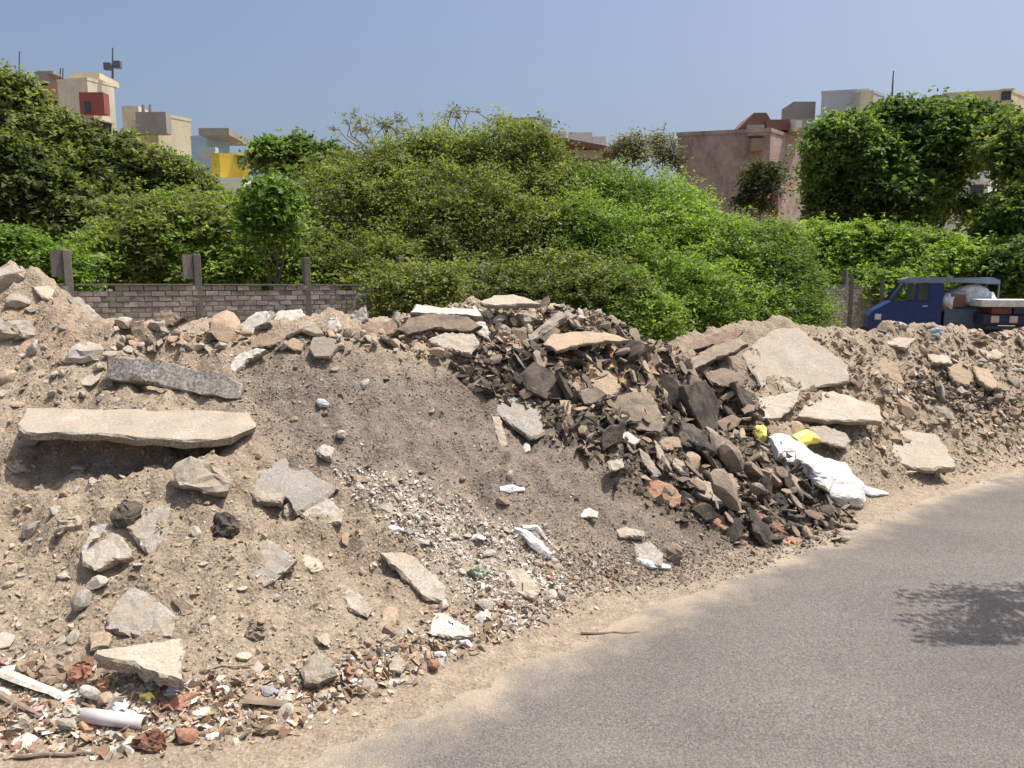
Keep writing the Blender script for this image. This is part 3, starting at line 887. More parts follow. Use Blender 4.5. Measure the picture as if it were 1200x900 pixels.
slab("concrete_slab", "pale flat chip on the grey slope above the dark soil", "chip",
     [(676, 600), (690, 594), (702, 600), (700, 606), (680, 606)], (0, -.6, .8), .02, M_WHITE, lift=.02, land="the pale flat chip")
rock("stone", "pale greenish lump below the white cloth", "stone", 562, 672, 28, 18, plain_mat("greenish_stone", (.34, .37, .28), .9, var=.2, bd=.004), 72)
slab("concrete_slab", "large dusty grey slab lying under the white cloth on the lower slope", "slab",
     [(590, 668), (612, 664), (634, 690), (626, 702), (604, 694)], (.1, -.7, .8), .04, M_BEIGE, lift=.02)
slab("tarmac_slab", "reddish-brown thin plate at the foot of the grey slope", "plate",
     [(408, 554), (420, 556), (444, 560), (452, 566), (416, 564)], (0, -.6, .8), .03, M_BROWN, lift=.03, land="the reddish-brown plate")
slab("concrete_slab", "grey crumbly streak above the reddish-brown plate", "slab",
     [(368, 528), (378, 519), (392, 524), (388, 536), (374, 534)], (0, -.7, .8), .04, M_GREY, lift=.02)

# ------------------------------------------------------------------ soft waste
def cloth(name, label, cat, spine, width, mat, seed, hgt=.06, nu=26, nv=12, parent=None, lift=.0):
    """crumpled bag-like body along a spine of photo points; closed surface resting on the slope"""
    rnd = random.Random(seed)
    P = [hit(*p) + Vector((0, 0, lift)) for p in spine]
    ph = [rnd.uniform(0, 6.28) for _ in range(6)]
    bm = bmesh.new()
    rings = []
    for i in range(nu + 1):
        t = i / nu * (len(P) - 1)
        k = min(int(t), len(P) - 2); f = t - k
        c = P[k].lerp(P[k + 1], f)
        T = (P[k + 1] - P[k]).normalized()
        n = nrm(c.x, c.y)
        side = T.cross(n).normalized()
        w = width[k] * (1 - f) + width[k + 1] * f
        ring = []
        for j in range(nv):
            a = j / nv * 2 * math.pi
            fold = 1 + .13 * math.sin(2 * a + ph[0] + i * .35) + .08 * math.sin(5 * a + ph[1] - i * .5) + .06 * math.sin(i * 1.1 + ph[2] + a) + rnd.uniform(-.05, .05) + .10 * abs(math.sin(i * .55 + a * 1.5 + ph[3]))
            hh = hgt * (w / max(width)) ** .6
            v = c + side * math.cos(a) * w * fold + n * (math.sin(a) * hh * fold + hh * .45)
            ring.append(bm.verts.new(v))
        rings.append(ring)
    for a, b_ in zip(rings[:-1], rings[1:]):
        for j in range(nv):
            bm.faces.new((a[j], a[(j + 1) % nv], b_[(j + 1) % nv], b_[j]))
    bm.faces.new(rings[0]); bm.faces.new(rings[-1])
    o = bm_obj(name, bm, mat, parent)
    return o


sack = empty("plastic_sack", hit(960, 560))
s1 = cloth("sack_body", None, None, [(903, 527), (922, 534), (945, 547), (972, 564), (996, 582), (1010, 594)], [.09, .16, .17, .21, .17, .06], M_PLASTIC, 3, .075, nu=30, nv=26)
s2 = cloth("yellow_patch", None, None, [(930, 529), (942, 524), (954, 527)], [.04, .06, .04], M_YELLOW, 4, .045, nu=12, nv=12, lift=.07)
s3 = cloth("loose_end", None, None, [(990, 572), (1015, 577), (1040, 581)], [.05, .045, .012], M_PLASTIC, 5, .02, nu=14, nv=10)
for s in (s1, s2, s3):
    s.parent = sack
    s.matrix_parent_inverse = Matrix.Translation(-Vector(sack.location))
tag(sack, "crumpled white plastic sack with a yellow patch at its upper end, beside the dark plates", "sack")
LANDMARKS.append((960, 560, "the white sack")); BLOCKED.append((960, 560, 50, 34))
o = cloth("yellow_bag", "", "", [(884, 507), (890, 512), (892, 520)], [.03, .045, .03], M_YELLOW, 8, .05, nu=10, nv=10)
tag(o, "small crumpled yellow bag left of the white sack", "bag")
o = cloth("plastic_pouch", "", "", [(745, 657), (760, 663), (784, 667)], [.012, .03, .015], M_PLASTIC, 9, .02, nu=12, nv=10)
tag(o, "small bright white pouch in front of the greyish piece near the road", "pouch")
o = cloth("white_cloth", "", "", [(602, 624), (615, 630), (628, 642), (644, 654)], [.012, .03, .03, .02], M_PLASTIC, 10, .025, nu=20, nv=10)
tag(o, "twisted white cloth strip on the lower middle slope above a dark hollow", "cloth")
LANDMARKS.append((622, 640, "the twisted white cloth"))
o = cloth("white_cloth", "", "", [(612, 620), (628, 621), (640, 636)], [.01, .014, .01], M_PLASTIC, 14, .014, nu=14, nv=8)
tag(o, "thin white cloth loop just above the twisted cloth strip", "cloth")
o = cloth("plastic_scrap", "", "", [(586, 576), (600, 575), (614, 579)], [.015, .03, .015], M_PLASTIC, 11, .012, nu=10, nv=8)
tag(o, "flat bluish white plastic scrap in the middle of the grey slope", "plastic scrap")
LANDMARKS.append((600, 577, "the bluish white scrap"))
o = cloth("plastic_scrap", "", "", [(372, 477), (378, 475), (386, 477)], [.012, .03, .015], M_PLASTIC, 12, .025, nu=10, nv=8)
tag(o, "small white scrap alone on the upper grey slope", "plastic scrap")
LANDMARKS.append((378, 476, "the lone white scrap"))
o = cloth("plastic_scrap", "", "", [(534, 755), (545, 757), (553, 760)], [.008, .018, .01], M_PLASTIC, 13, .015, nu=10, nv=8)
tag(o, "tiny lavender-white scrap below the whitish broken piece", "plastic scrap")
o = cloth("yellow_scrap", "", "", [(165, 818), (174, 822), (182, 826)], [.008, .014, .008], M_YELLOW, 15, .014, nu=10, nv=8)
tag(o, "small yellow scrap below the beige triangular slab", "plastic scrap")

LIT = [("torn pale blue plastic scrap behind the plastic pipe", (.42, .50, .62), (140, 832), 22), ("crumpled white wrapper above the left end of the plastic pipe", (.62, .62, .62), (78, 818), 26),
       ("dull white plastic shred at the left edge above the white plank", (.6, .6, .58), (14, 790), 24), ("lavender plastic scrap just below the front edge of the beige triangle", (.5, .46, .56), (206, 812), 22),
       ("cream paper scrap between the pipe and the short dark board", (.6, .55, .44), (236, 838), 20), ("small white shred left of the short dark board", (.62, .62, .6), (262, 812), 14),
       ("grey crumpled rag beside the short dark board", (.22, .22, .23), (316, 812), 22), ("dusty white shred on the sandy verge right of the dark red clod", (.58, .55, .5), (250, 866), 16),
       ("pink plastic scrap under the white plank at the left edge", (.5, .28, .26), (46, 834), 16), ("dusty clear wrapper at the bottom left corner", (.5, .48, .44), (30, 872), 30),
       ("small white scrap among the brick bits below the whitish broken piece", (.62, .62, .62), (516, 770), 14), ("pale wrapper on the pale gravel left of the twisted white cloth", (.6, .6, .57), (560, 634), 18),
       ("white shred above the beige oblong slab", (.62, .62, .6), (462, 622), 14)]
for k, (lab, c_, (lx, ly), w_) in enumerate(LIT):
    rr = random.Random(k)
    a_ = rr.uniform(-.4, .4)
    o = cloth("plastic_scrap", "", "", [(lx - w_ / 2, ly - w_ * a_ / 2), (lx, ly), (lx + w_ / 2, ly + w_ * a_ / 2)], [.008, .0011 * w_, .010],
              plain_mat("scrap_%s" % ("film" if k else "sheet"), c_, .5, var=.2, sc=18, bd=.004), 50 + k, .013, nu=14, nv=9)
    tag(o, lab, "plastic scrap")

# pvc pipe, lower left
p, q = hit(98, 846), hit(170, 856)
p.z += .028; q.z += .022
bm = bmesh.new()
d = (q - p).normalized()
Rm = d.to_track_quat('Z', 'Y').to_matrix()
for (ra, rb) in ((.028, .024),):
    rings = []
    for (c, r_) in ((p, .024), (p, .028), (p.lerp(q, .5), .028), (q, .027), (q, .023), (p.lerp(q, .2), .023)):
        rings.append([bm.verts.new(c + Rm @ Vector((math.cos(a) * r_, math.sin(a) * r_, 0))) for a in [i * math.pi / 9 for i in range(18)]])
    for a, b_ in zip(rings[:-1], rings[1:]):
        for j in range(18): bm.faces.new((a[j], a[(j + 1) % 18], b_[(j + 1) % 18], b_[j]))
o = bm_obj("plastic_pipe", bm, M_PIPE, smooth=True)
tag(o, "short dusty white plastic pipe lying at the foot of the heap, bottom left", "pipe")
LANDMARKS.append((135, 848, "the plastic pipe"))


def stick(name, label, a, b_, r1, mat, seed, bend=.02, flat=1.0):
    rnd = random.Random(seed)
    A, B = hit(*a), hit(*b_)
    A.z += r1; B.z += r1
    bm = bmesh.new(); prev = None
    N = 6
    for i in range(N + 1):
        t = i / N
        c = A.lerp(B, t); c.z = max(c.z, H(c.x, c.y) + r1 * .6)
        c += Vector((rnd.uniform(-bend, bend), rnd.uniform(-bend, bend), rnd.uniform(0, bend * .6)))
        T = (B - A).normalized(); s_ = T.cross(Vector((0, 0, 1))).normalized()
        rr = r1 * (1 - .4 * t)
        ring = [bm.verts.new(c + s_ * math.cos(k) * rr * flat + Vector((0, 0, math.sin(k) * rr))) for k in [j * math.pi / 3 for j in range(6)]]
        if prev:
            for j in range(6): bm.faces.new((prev[j], prev[(j + 1) % 6], ring[(j + 1) % 6], ring[j]))
        else: bm.faces.new(ring)
        prev = ring
    bm.faces.new(prev)
    o = bm_obj(name, bm, mat)
    tag(o, label, name.replace('_', ' '))
    return o


stick("stick", "thin dark stick lying on the sandy verge at the road edge", (683, 747), (757, 742), .006, M_WOOD, 1, .012)
stick("plank", "dirty white broken plank on the litter at the left edge", (2, 800), (72, 822), .016, M_WHITE, 2, .004, 2.0)
stick("plank", "brown plank end sticking out at the lower left edge", (0, 822), (48, 846), .012, M_WOOD, 3, .004, 1.5)
stick("stick", "long dark stick along the very bottom left edge", (20, 893), (110, 889), .008, M_WOOD, 4, .006)
stick("plank", "short dark board lying in the litter left of the verge", (288, 829), (338, 834), .014, M_WOOD, 5, .003, 2.2)
stick("root", "thin curved root on the slope right of the beige triangular slab", (232, 792), (312, 778), .005, M_TAN, 6, .012)
stick("stick", "thin brown stick on the brown slope above the beige triangular slab", (55, 756), (80, 746), .006, M_WOOD, 7, .003)
rock("brick_piece", "dark red-brown clod on the verge right of the plastic pipe", "clod", 176, 875, 42, 20, stone_mat("dark_red_clod", (.16, .06, .04), (.10, .045, .03)), 73, cuts=12)
for k, (px, py, w, h, m_, lab) in enumerate([
    (58, 790, 44, 24, M_BROWN, "dark red broken pot base in the litter at lower left"),
    (92, 792, 36, 30, M_BRICK, "brick-red shard pile piece left of the beige triangular slab"),
    (30, 784, 30, 18, M_TAN, "pinkish tan shard at the left of the dark red pot base"),
    (120, 806, 16, 26, M_ORANGE, "upright orange-brown shard below the beige triangular slab"),
    (176, 806, 14, 16, M_PALE, "small pale cube under the front of the beige triangular slab"),
    (205, 830, 44, 14, M_BRICK, "rust-coloured flat piece right of the yellow scrap"),
    (160, 838, 26, 12, M_WHITE, "white crumb right of the plastic pipe"),
    (80, 836, 34, 16, M_WHITE, "white crumpled piece at the left end of the plastic pipe"),
    (20, 850, 30, 18, M_BEIGE, "beige shard at the left edge below the planks"),
    (122, 846, 10, 10, M_PALE, "tiny pale peg behind the plastic pipe")]):
    rock("shard", lab, "shard", px, py, w, h, m_, 100 + k, cuts=11)
LANDMARKS += [(60, 790, "the dark red pot base"), (176, 875, "the dark red clod")]

# ------------------------------------------------------------------ loose pieces
def size_word(w): return "tiny" if w < 12 else "small" if w < 18 else "fist-sized" if w < 27 else "sizeable"


def direction(px, py, l):
    dx, dy = px - l[0], py - l[1]
    if abs(dx) > 1.6 * abs(dy): s = "right of" if dx > 0 else "left of"
    elif abs(dy) > 1.6 * abs(dx): s = "below" if dy > 0 else "above"
    else: s = ("lower " if dy > 0 else "upper ") + ("right of" if dx > 0 else "left of")
    d = math.hypot(dx, dy)
    return ("just " if d < 28 and ' ' not in s else "") + s + " " + l[2]


rock_meshes = {}
USED = {}


def rock_mesh(mat, kind, i):
    key = (mat.name, kind, i)
    if key not in rock_meshes:
        if kind == 'plate':
            rnd = random.Random(900 + i)
            k = rnd.randint(4, 7)
            poly = []
            for j in range(k):
                a = (j + rnd.uniform(-.25, .25)) / k * 2 * math.pi
                poly.append((math.cos(a) * .5 * rnd.uniform(.75, 1.1), math.sin(a) * .5 * rnd.uniform(.45, .85)))
            bm = slab_bm(poly, .14, 900 + i, seg=.22, jit=.035, relief=.012, bev=.03)
        else:
            bm = rock_bm(300 + i * 7, cuts=9 + i % 4, sub=2, sx=1, sy=.8, sz=.65)
        me = bpy.data.meshes.new(kind)
        bmesh.ops.recalc_face_normals(bm, faces=bm.faces)
        bm.to_mesh(me); bm.free()
        me.materials.append(mat); me.materials.append(EDGE_OF.get(mat, mat))
        rock_meshes[key] = me
    return rock_meshes[key]


COLOUR = {M_BEIGE: "beige", M_GREY: "grey", M_PALE: "pale", M_WHITE: "whitish", M_BROWN: "brown", M_DUSTY: "dusty brown", M_TAR: "black",
          M_BRICK: "brick-red", M_ORANGE: "orange", M_TAN: "tan", M_SLATE: "dark grey"}
SHAPES = {'plate': ["flat", "thin flat", "slab-like", "flaky"], 'rock': ["angular", "blocky", "lumpy", "rough"]}
nloose = 0


def loose(name, cat, zone, n, wmin, wmax, mats, kinds, group, tilt=.5, sink=.2, align=None, power=2.2, lift=0.0, avoid=True, thin=(.7, 1.15), spread=.3):
    """scatter n individually labelled pieces over a zone of the slope"""
    global nloose
    got = 0; tries = 0
    x0, x1 = min(p[0] for p in zone), max(p[0] for p in zone)
    y0, y1 = min(p[1] for p in zone), max(p[1] for p in zone)
    while got < n and tries < n * 30:
        tries += 1
        px, py = random.uniform(x0, x1), random.uniform(y0, y1)
        if poly_mask(np.array([px]), np.array([py]), zone, 1)[0] < .5: continue
        w = wmin + (wmax - wmin) * random.random() ** power
        if avoid and any(abs(px - b_[0]) < b_[2] * avoid + w * .4 * avoid and abs(py - b_[1]) < b_[3] * avoid + w * .4 * avoid for b_ in BLOCKED): continue
        c = hit(px, py)
        if c.y > 11.5: continue
        s = w * c.y / FPX
        kind = random.choice(kinds); mat = random.choice(mats)
        i = random.randrange(7)
        o = link(name, rock_mesh(mat, kind, i))
        nv = nrm(c.x, c.y)
        nv = (nv + Vector((random.gauss(0, tilt), random.gauss(0, tilt), 0))).normalized()
        q = nv.to_track_quat('Z', 'Y')
        spin = random.uniform(0, 6.28)
        if align is not None:
            # long axis down and to the right, as the pieces slid
            ax = Vector(align); ax = (ax - nv * ax.dot(nv)).normalized()
            by = nv.cross(ax)
            m3 = Matrix((ax, by, nv)).transposed()
            q = m3.to_quaternion()
            spin = random.gauss(0, spread)
        q = q @ Matrix.Rotation(spin, 3, 'Z').to_quaternion()
        o.rotation_mode = 'QUATERNION'; o.rotation_quaternion = q
        f = random.uniform(.75, 1.25)
        o.scale = (s, s * random.uniform(*thin), s * f * (random.uniform(.6, 1.35) if kind == 'plate' else random.uniform(.7, 1.0)))
        o.location = c + nv * (s * (.10 if kind == 'plate' else .12) * (1 - sink) + lift * random.random())
        best = sorted(LANDMARKS, key=lambda l: math.hypot(px - l[0], py - l[1]))[0]
        lab = f"{size_word(w)} {random.choice(SHAPES[kind])} {COLOUR[mat]} {cat} {direction(px, py, best)}"
        near = sorted(LANDMARKS, key=lambda l: math.hypot(px - l[0], py - l[1]))[:5]
        tries_ = [f"{size_word(w)} {sh} {COLOUR[mat]} {cat} {direction(px, py, l)}" for l in near for sh in random.sample(SHAPES[kind], 4)]
        tries_ = [t.replace(" tarmac", "") if len(t.split()) > 16 else t for t in tries_]
        tries_ = [t for t in [lab] + tries_ if t not in USED and len(t.split()) <= 16]
        if not tries_:
            bpy.data.objects.remove(o); continue
        lab = tries_[0]; USED[lab] = 1
        tag(o, lab, cat, group)
        BLOCKED.append((px, py, w * .3, w * .25))
        got += 1; nloose += 1


Z_ALLLEFT = [(0, 420), (120, 450), (300, 520), (420, 620), (560, 740), (440, 820), (330, 850), (0, 860)]
Z_LEFTTOP = [(0, 345), (110, 385), (270, 405), (310, 420), (120, 480), (0, 470)]
Z_RIDGE_L = [(130, 384), (270, 386), (380, 388), (480, 395), (470, 415), (300, 412), (140, 415)]
Z_MIDRIDGE = [(470, 378), (560, 362), (640, 358), (700, 372), (660, 400), (560, 425), (480, 420)]
Z_RIGHT = [(905, 470), (1000, 400), (1100, 388), (1200, 395), (1200, 520), (1120, 555), (1030, 560), (1000, 520), (930, 505)]
Z_RTOP = [(960, 388), (1200, 388), (1200, 470), (1060, 470), (1000, 420)]
Z_PLATES = [(640, 380), (740, 395), (800, 430), (875, 465), (900, 530), (960, 590), (990, 625), (880, 640), (800, 575), (720, 530), (650, 510), (600, 450)]
Z_LOWPLATE = [(800, 520), (880, 510), (940, 570), (1000, 610), (960, 632), (870, 640), (800, 590)]
Z_MIDDARK = [(540, 420), (640, 400), (700, 440), (760, 520), (800, 570), (740, 560), (680, 520), (600, 470), (540, 450)]
Z_TOEL = [(0, 770), (120, 800), (320, 815), (330, 860), (180, 880), (0, 890)]
Z_TOEM = [(330, 790), (450, 740), (560, 690), (640, 660), (690, 680), (640, 735), (540, 775), (440, 815), (350, 845)]
Z_GREYS = [(300, 430), (430, 430), (560, 480), (700, 590), (640, 610), (480, 560), (330, 500)]
Z_TOER = [(600, 640), (720, 650), (860, 645), (1000, 615), (900, 660), (760, 690), (680, 700)]

DOWNR = (0.85, -.45, -.45)
loose("tarmac_plate", "tarmac plate", Z_LOWPLATE, 110, 11, 50, [M_DUSTY, M_DUSTY, M_BROWN, M_TAR, M_TAN, M_TAR], ['plate', 'plate', 'rock'], "broken tarmac plates piled in the dark part of the heap", tilt=.75, align=DOWNR, power=1.7, lift=.11, avoid=.3, thin=(.3, 1.0), spread=.45)
loose("tarmac_plate", "tarmac plate", Z_PLATES, 148, 18, 66, [M_DUSTY, M_TAR, M_BROWN, M_DUSTY, M_TAN], ['plate'], "broken tarmac plates piled in the dark part of the heap", tilt=.75, align=DOWNR, power=1.3, lift=.09, avoid=.55, thin=(.5, 1.3), spread=.7)
loose("tarmac_plate", "tarmac plate", Z_MIDDARK, 42, 9, 28, [M_DUSTY, M_TAR], ['plate', 'rock'], "broken tarmac plates piled in the dark part of the heap", tilt=.5, lift=.03)
loose("concrete_chunk", "chunk", Z_ALLLEFT, 100, 8, 34, [M_BEIGE, M_BEIGE, M_TAN, M_TAN, M_GREY], ['rock', 'plate'], "loose pieces scattered over the earth slope", tilt=.3)
loose("concrete_chunk", "chunk", Z_LEFTTOP, 60, 8, 36, [M_PALE, M_TAN, M_BEIGE, M_GREY], ['rock', 'plate'], "loose pieces scattered over the earth slope", tilt=.4)
loose("broken_slab", "slab piece", Z_RIDGE_L, 80, 10, 56, [M_TAN, M_PALE, M_BROWN, M_BEIGE, M_GREY], ['plate', 'plate', 'rock'], "loose pieces along the ridge", tilt=.55, power=1.8, avoid=.6, lift=.03)
loose("broken_slab", "slab piece", Z_MIDRIDGE, 90, 10, 44, [M_TAN, M_PALE, M_BEIGE, M_BROWN, M_GREY], ['rock', 'plate'], "loose pieces along the ridge", tilt=.6, lift=.05, avoid=.6)
loose("concrete_chunk_right", "chunk", Z_RTOP, 110, 8, 40, [M_TAN, M_BEIGE, M_PALE, M_BROWN], ['rock', 'plate', 'plate'], "loose pieces on the right-hand heap", tilt=.45, align=DOWNR)  # concrete chunks, like those on the left slope
loose("concrete_chunk_right", "chunk", Z_RIGHT, 90, 8, 32, [M_TAN, M_BEIGE, M_BROWN, M_DUSTY], ['rock', 'plate'], "loose pieces on the right-hand heap", tilt=.4)
loose("tarmac_lump", "tarmac lump", Z_DARKR, 34, 9, 26, [M_TAR, M_DUSTY, M_DUSTY], ['rock', 'plate'], "dark lumps in a band across the right-hand heap", tilt=.5)
loose("rubble_piece", "piece", Z_WHITE, 70, 8, 24, [M_WHITE, M_PALE, M_GREY, M_BEIGE, M_BROWN], ['rock', 'plate'], "pale rubble in the lower middle", tilt=.5)
loose("rubble_piece", "piece", Z_TOEM, 60, 8, 22, [M_BEIGE, M_TAN, M_TAN, M_BRICK, M_PALE, M_BEIGE, M_BROWN], ['rock', 'plate'], "rubble along the foot of the heap", tilt=.45)
loose("rubble_piece", "piece", Z_TOEL, 120, 9, 36, [M_PALE, M_TAN, M_TAN, M_BRICK, M_WHITE, M_WHITE, M_BROWN, M_BEIGE, M_ORANGE], ['plate', 'rock', 'plate'], "litter and rubble at the foot of the left slope", tilt=.5, avoid=.6, thin=(.35, 1.1))
loose("rubble_piece", "piece", Z_GREYS, 26, 7, 18, [M_BEIGE, M_BROWN, M_WHITE, M_DUSTY], ['rock', 'plate'], "loose pieces on the grey slope", tilt=.3)
loose("rubble_piece", "piece", Z_TOER, 26, 7, 18, [M_BEIGE, M_BROWN, M_TAN], ['rock', 'plate'], "rubble along the foot of the heap", tilt=.3)

# ------------------------------------------------------------------ gravel and crumbs (uncountable)
OCT = np.array([[1, 0, 0], [-1, 0, 0], [0, 1, 0], [0, -1, 0], [0, 0, 1], [0, 0, -1]], float)
OF = np.array([[0, 2, 4], [2, 1, 4], [1, 3, 4], [3, 0, 4], [2, 0, 5], [1, 2, 5], [3, 1, 5], [0, 3, 5]])
PAL = {'leaf': [(.30, .21, .135), (.22, .145, .095), (.40, .30, .20), (.16, .10, .07), (.5, .45, .38), (.55, .53, .5)],
       'soil': [(.34, .265, .19), (.40, .32, .235), (.25, .19, .135), (.43, .36, .28)],
       'grey': [(.19, .155, .125), (.26, .22, .18), (.14, .11, .09), (.36, .31, .26)],
       'dark': [(.10, .08, .062), (.07, .06, .05), (.19, .15, .11), (.27, .215, .16)],
       'pale': [(.48, .43, .36), (.38, .33, .27), (.58, .55, .49), (.33, .26, .20)],
       'mixed': [(.38, .31, .23), (.33, .26, .19), (.42, .34, .26), (.36, .30, .23), (.28, .225, .17), (.36, .28, .20), (.32, .17, .11), (.50, .44, .36), (.24, .17, .12), (.40, .28, .19), (.30, .23, .17), (.56, .52, .46)]}


def crumbs(n, zone, pal, s0, s1, seed, name, label, power=3.6, flat=.55, pitch_px=True):
    rs = np.random.RandomState(seed)
    x0, x1 = min(p[0] for p in zone), max(p[0] for p in zone)
    y0, y1 = min(p[1] for p in zone), max(p[1] for p in zone)
    qx = rs.uniform(x0, x1, n * 3); qy = rs.uniform(y0, y1, n * 3)
    keep = poly_mask(qx, qy, zone, 14) > rs.rand(n * 3)
    qx, qy = qx[keep][:n], qy[keep][:n]
    dx = (qx - 600) / FPX; dv = (450 - qy) / FPX
    D = np.stack([dx, CP + dv * SP, -SP + dv * CP], 1)
    pos = np.full((len(qx), 3), np.nan)
    alive = np.ones(len(qx), bool)
    for yy in np.concatenate([np.arange(1.9, 7, .03), np.arange(7, 12, .06)]):
        s = yy / D[:, 1]
        X = D[:, 0] * s; Z = CAM_H + D[:, 2] * s
        ia = np.where(alive)[0]
        if not len(ia): break
        hh = np.interp(0, [0], [0]) + HGRID(X[ia], np.full(len(ia), yy))
        k = Z[ia] < hh
        j = ia[k]
        pos[j, 0] = X[j]; pos[j, 1] = yy; pos[j, 2] = hh[k]
        alive[j] = False
    pos = pos[~np.isnan(pos[:, 0])]
    pos[:, :2] += rs.normal(0, .012, (len(pos), 2))
    pos[:, 2] = HGRID(pos[:, 0], pos[:, 1])
    m = len(pos)
    sz = (s0 + (s1 - s0) * rs.rand(m) ** power) * (0.6 + pos[:, 1] / 9)
    O = OCT[None] * rs.uniform(.6, 1.2, (m, 6, 1)) + rs.normal(0, .16, (m, 6, 3))
    ax = rs.normal(size=(m, 3, 3))
    e1 = ax[:, 0] / np.linalg.norm(ax[:, 0], axis=1)[:, None]
    e1[:, 2] *= .5; e1 /= np.linalg.norm(e1, axis=1)[:, None]
    e2 = np.cross(e1, ax[:, 1]); e2 /= np.linalg.norm(e2, axis=1)[:, None]
    e3 = np.cross(e1, e2)
    asp = np.stack([np.ones(m), rs.uniform(.5, 1, m), rs.uniform(.3, .9, m) * flat * 1.4], 1) * sz[:, None]
    W = (O[:, :, 0:1] * (e1 * asp[:, 0:1])[:, None] + O[:, :, 1:2] * (e2 * asp[:, 1:2])[:, None] + O[:, :, 2:3] * (e3 * asp[:, 2:3])[:, None]) * .5
    W += pos[:, None] + np.array([0, 0, 1])[None, None] * (sz * .12)[:, None, None]
    Fc = (OF[None] + (np.arange(m) * 6)[:, None, None]).reshape(-1, 3)
    P = np.array(PAL[pal])[rs.randint(0, len(PAL[pal]), m)] * rs.uniform(.7, 1.25, (m, 1))
    me = np_mesh(name, W.reshape(-1, 3), Fc, M_BITS, np.repeat(P, 6, 0))
    o = link(name, me)
    tag(o, label, None, None, 'stuff')
    return o


def HGRID(x, y):
    """bilinear lookup in the built sheet"""
    i = np.clip(np.searchsorted(xs, x) - 1, 0, nx - 2); j = np.clip(np.searchsorted(ys, y) - 1, 0, ny - 2)
    fx = np.clip((x - xs[i]) / (xs[i + 1] - xs[i]), 0, 1); fy = np.clip((y - ys[j]) / (ys[j + 1] - ys[j]), 0, 1)
    return (GZ[j, i] * (1 - fx) + GZ[j, i + 1] * fx) * (1 - fy) + (GZ[j + 1, i] * (1 - fx) + GZ[j + 1, i + 1] * fx) * fy


crumbs(11000, [(0, 340), (120, 390), (330, 400), (480, 400), (300, 520), (420, 600), (560, 720), (440, 830), (340, 860), (0, 880)], 'soil', .005, .032, 1, "earth_crumbs", "tan crumbs and pebbles on the left slope")
Z_ALLSOIL = [(0, 340), (120, 390), (330, 400), (480, 400), (300, 520), (420, 600), (560, 720), (440, 830), (340, 860), (0, 880)]
crumbs(260, Z_ALLSOIL, 'soil', .02, .06, 31, "earth_clods", "tan clods of earth on the left slope", power=1.6, flat=.7)
crumbs(90, Z_GREY, 'grey', .02, .05, 32, "earth_clods", "grey clods on the middle slope", power=2, flat=.7)
crumbs(450, [(900, 400), (1200, 390), (1200, 530), (1080, 560), (960, 520)], 'soil', .03, .10, 33, "earth_clods", "clods and stones of the right-hand heap", power=1.8, flat=.7)
crumbs(900, Z_DARK, 'dark', .05, .14, 34, "tarmac_crumbs", "thin tarmac flakes between the broken plates", power=1.6, flat=.3)
crumbs(9000, Z_GREY, 'grey', .005, .022, 2, "grey_gravel", "grey gravel on the middle slope")
crumbs(7000, Z_DARK, 'dark', .006, .06, 3, "tarmac_crumbs", "dark tarmac crumbs between the broken plates", power=2.4)
crumbs(5500, Z_WHITE, 'pale', .006, .04, 4, "pale_gravel", "pale rubble bits in the lower middle", power=2.6)
crumbs(7000, [(880, 400), (1200, 385), (1210, 545), (1080, 575), (960, 540), (900, 470)], 'soil', .006, .04, 5, "earth_crumbs", "tan crumbs and stones on the right-hand heap", power=2.6)
crumbs(3200, [(440, 800), (340, 850), (0, 880), (0, 770), (200, 800), (330, 790), (560, 700), (700, 650), (760, 660), (680, 720)], 'mixed', .008, .05, 6, "mixed_litter", "mixed brick and plaster bits along the foot of the heap", power=2.6)
crumbs(5000, [(300, 880), (480, 820), (650, 760), (800, 690), (1000, 630), (1110, 580), (1200, 555), (1200, 590), (1050, 630), (860, 690), (700, 770), (560, 840), (420, 899), (0, 899), (0, 870)], 'mixed', .003, .020, 7, "verge_grit", "fine grit along the sandy road edge", power=4)
crumbs(3000, Z_MIDRIDGE + [], 'soil', .01, .05, 8, "ridge_rubble", "small rubble along the top of the heap", power=2.2)
crumbs(3500, [(1190, 395), (1420, 408), (1420, 500), (1190, 548)], 'soil', .006, .08, 35, "earth_crumbs", "tan crumbs on the far right end of the heap", power=2.6)
crumbs(900, Z_DARKR, 'dark', .012, .08, 9, "tarmac_crumbs", "dark crumbs in a band across the right-hand heap", power=2)
crumbs(1800, [(0, 770), (120, 795), (340, 800), (560, 730), (640, 690), (660, 710), (440, 815), (330, 865), (0, 895)], 'leaf', .02, .075, 12, "dry_leaves", "dry brown leaves and scraps among the litter at the foot of the heap", power=1.6, flat=.10)
crumbs(5000, Z_TOER, 'grey', .005, .03, 10, "grey_gravel", "grey gravel at the foot of the dark plates", power=3)

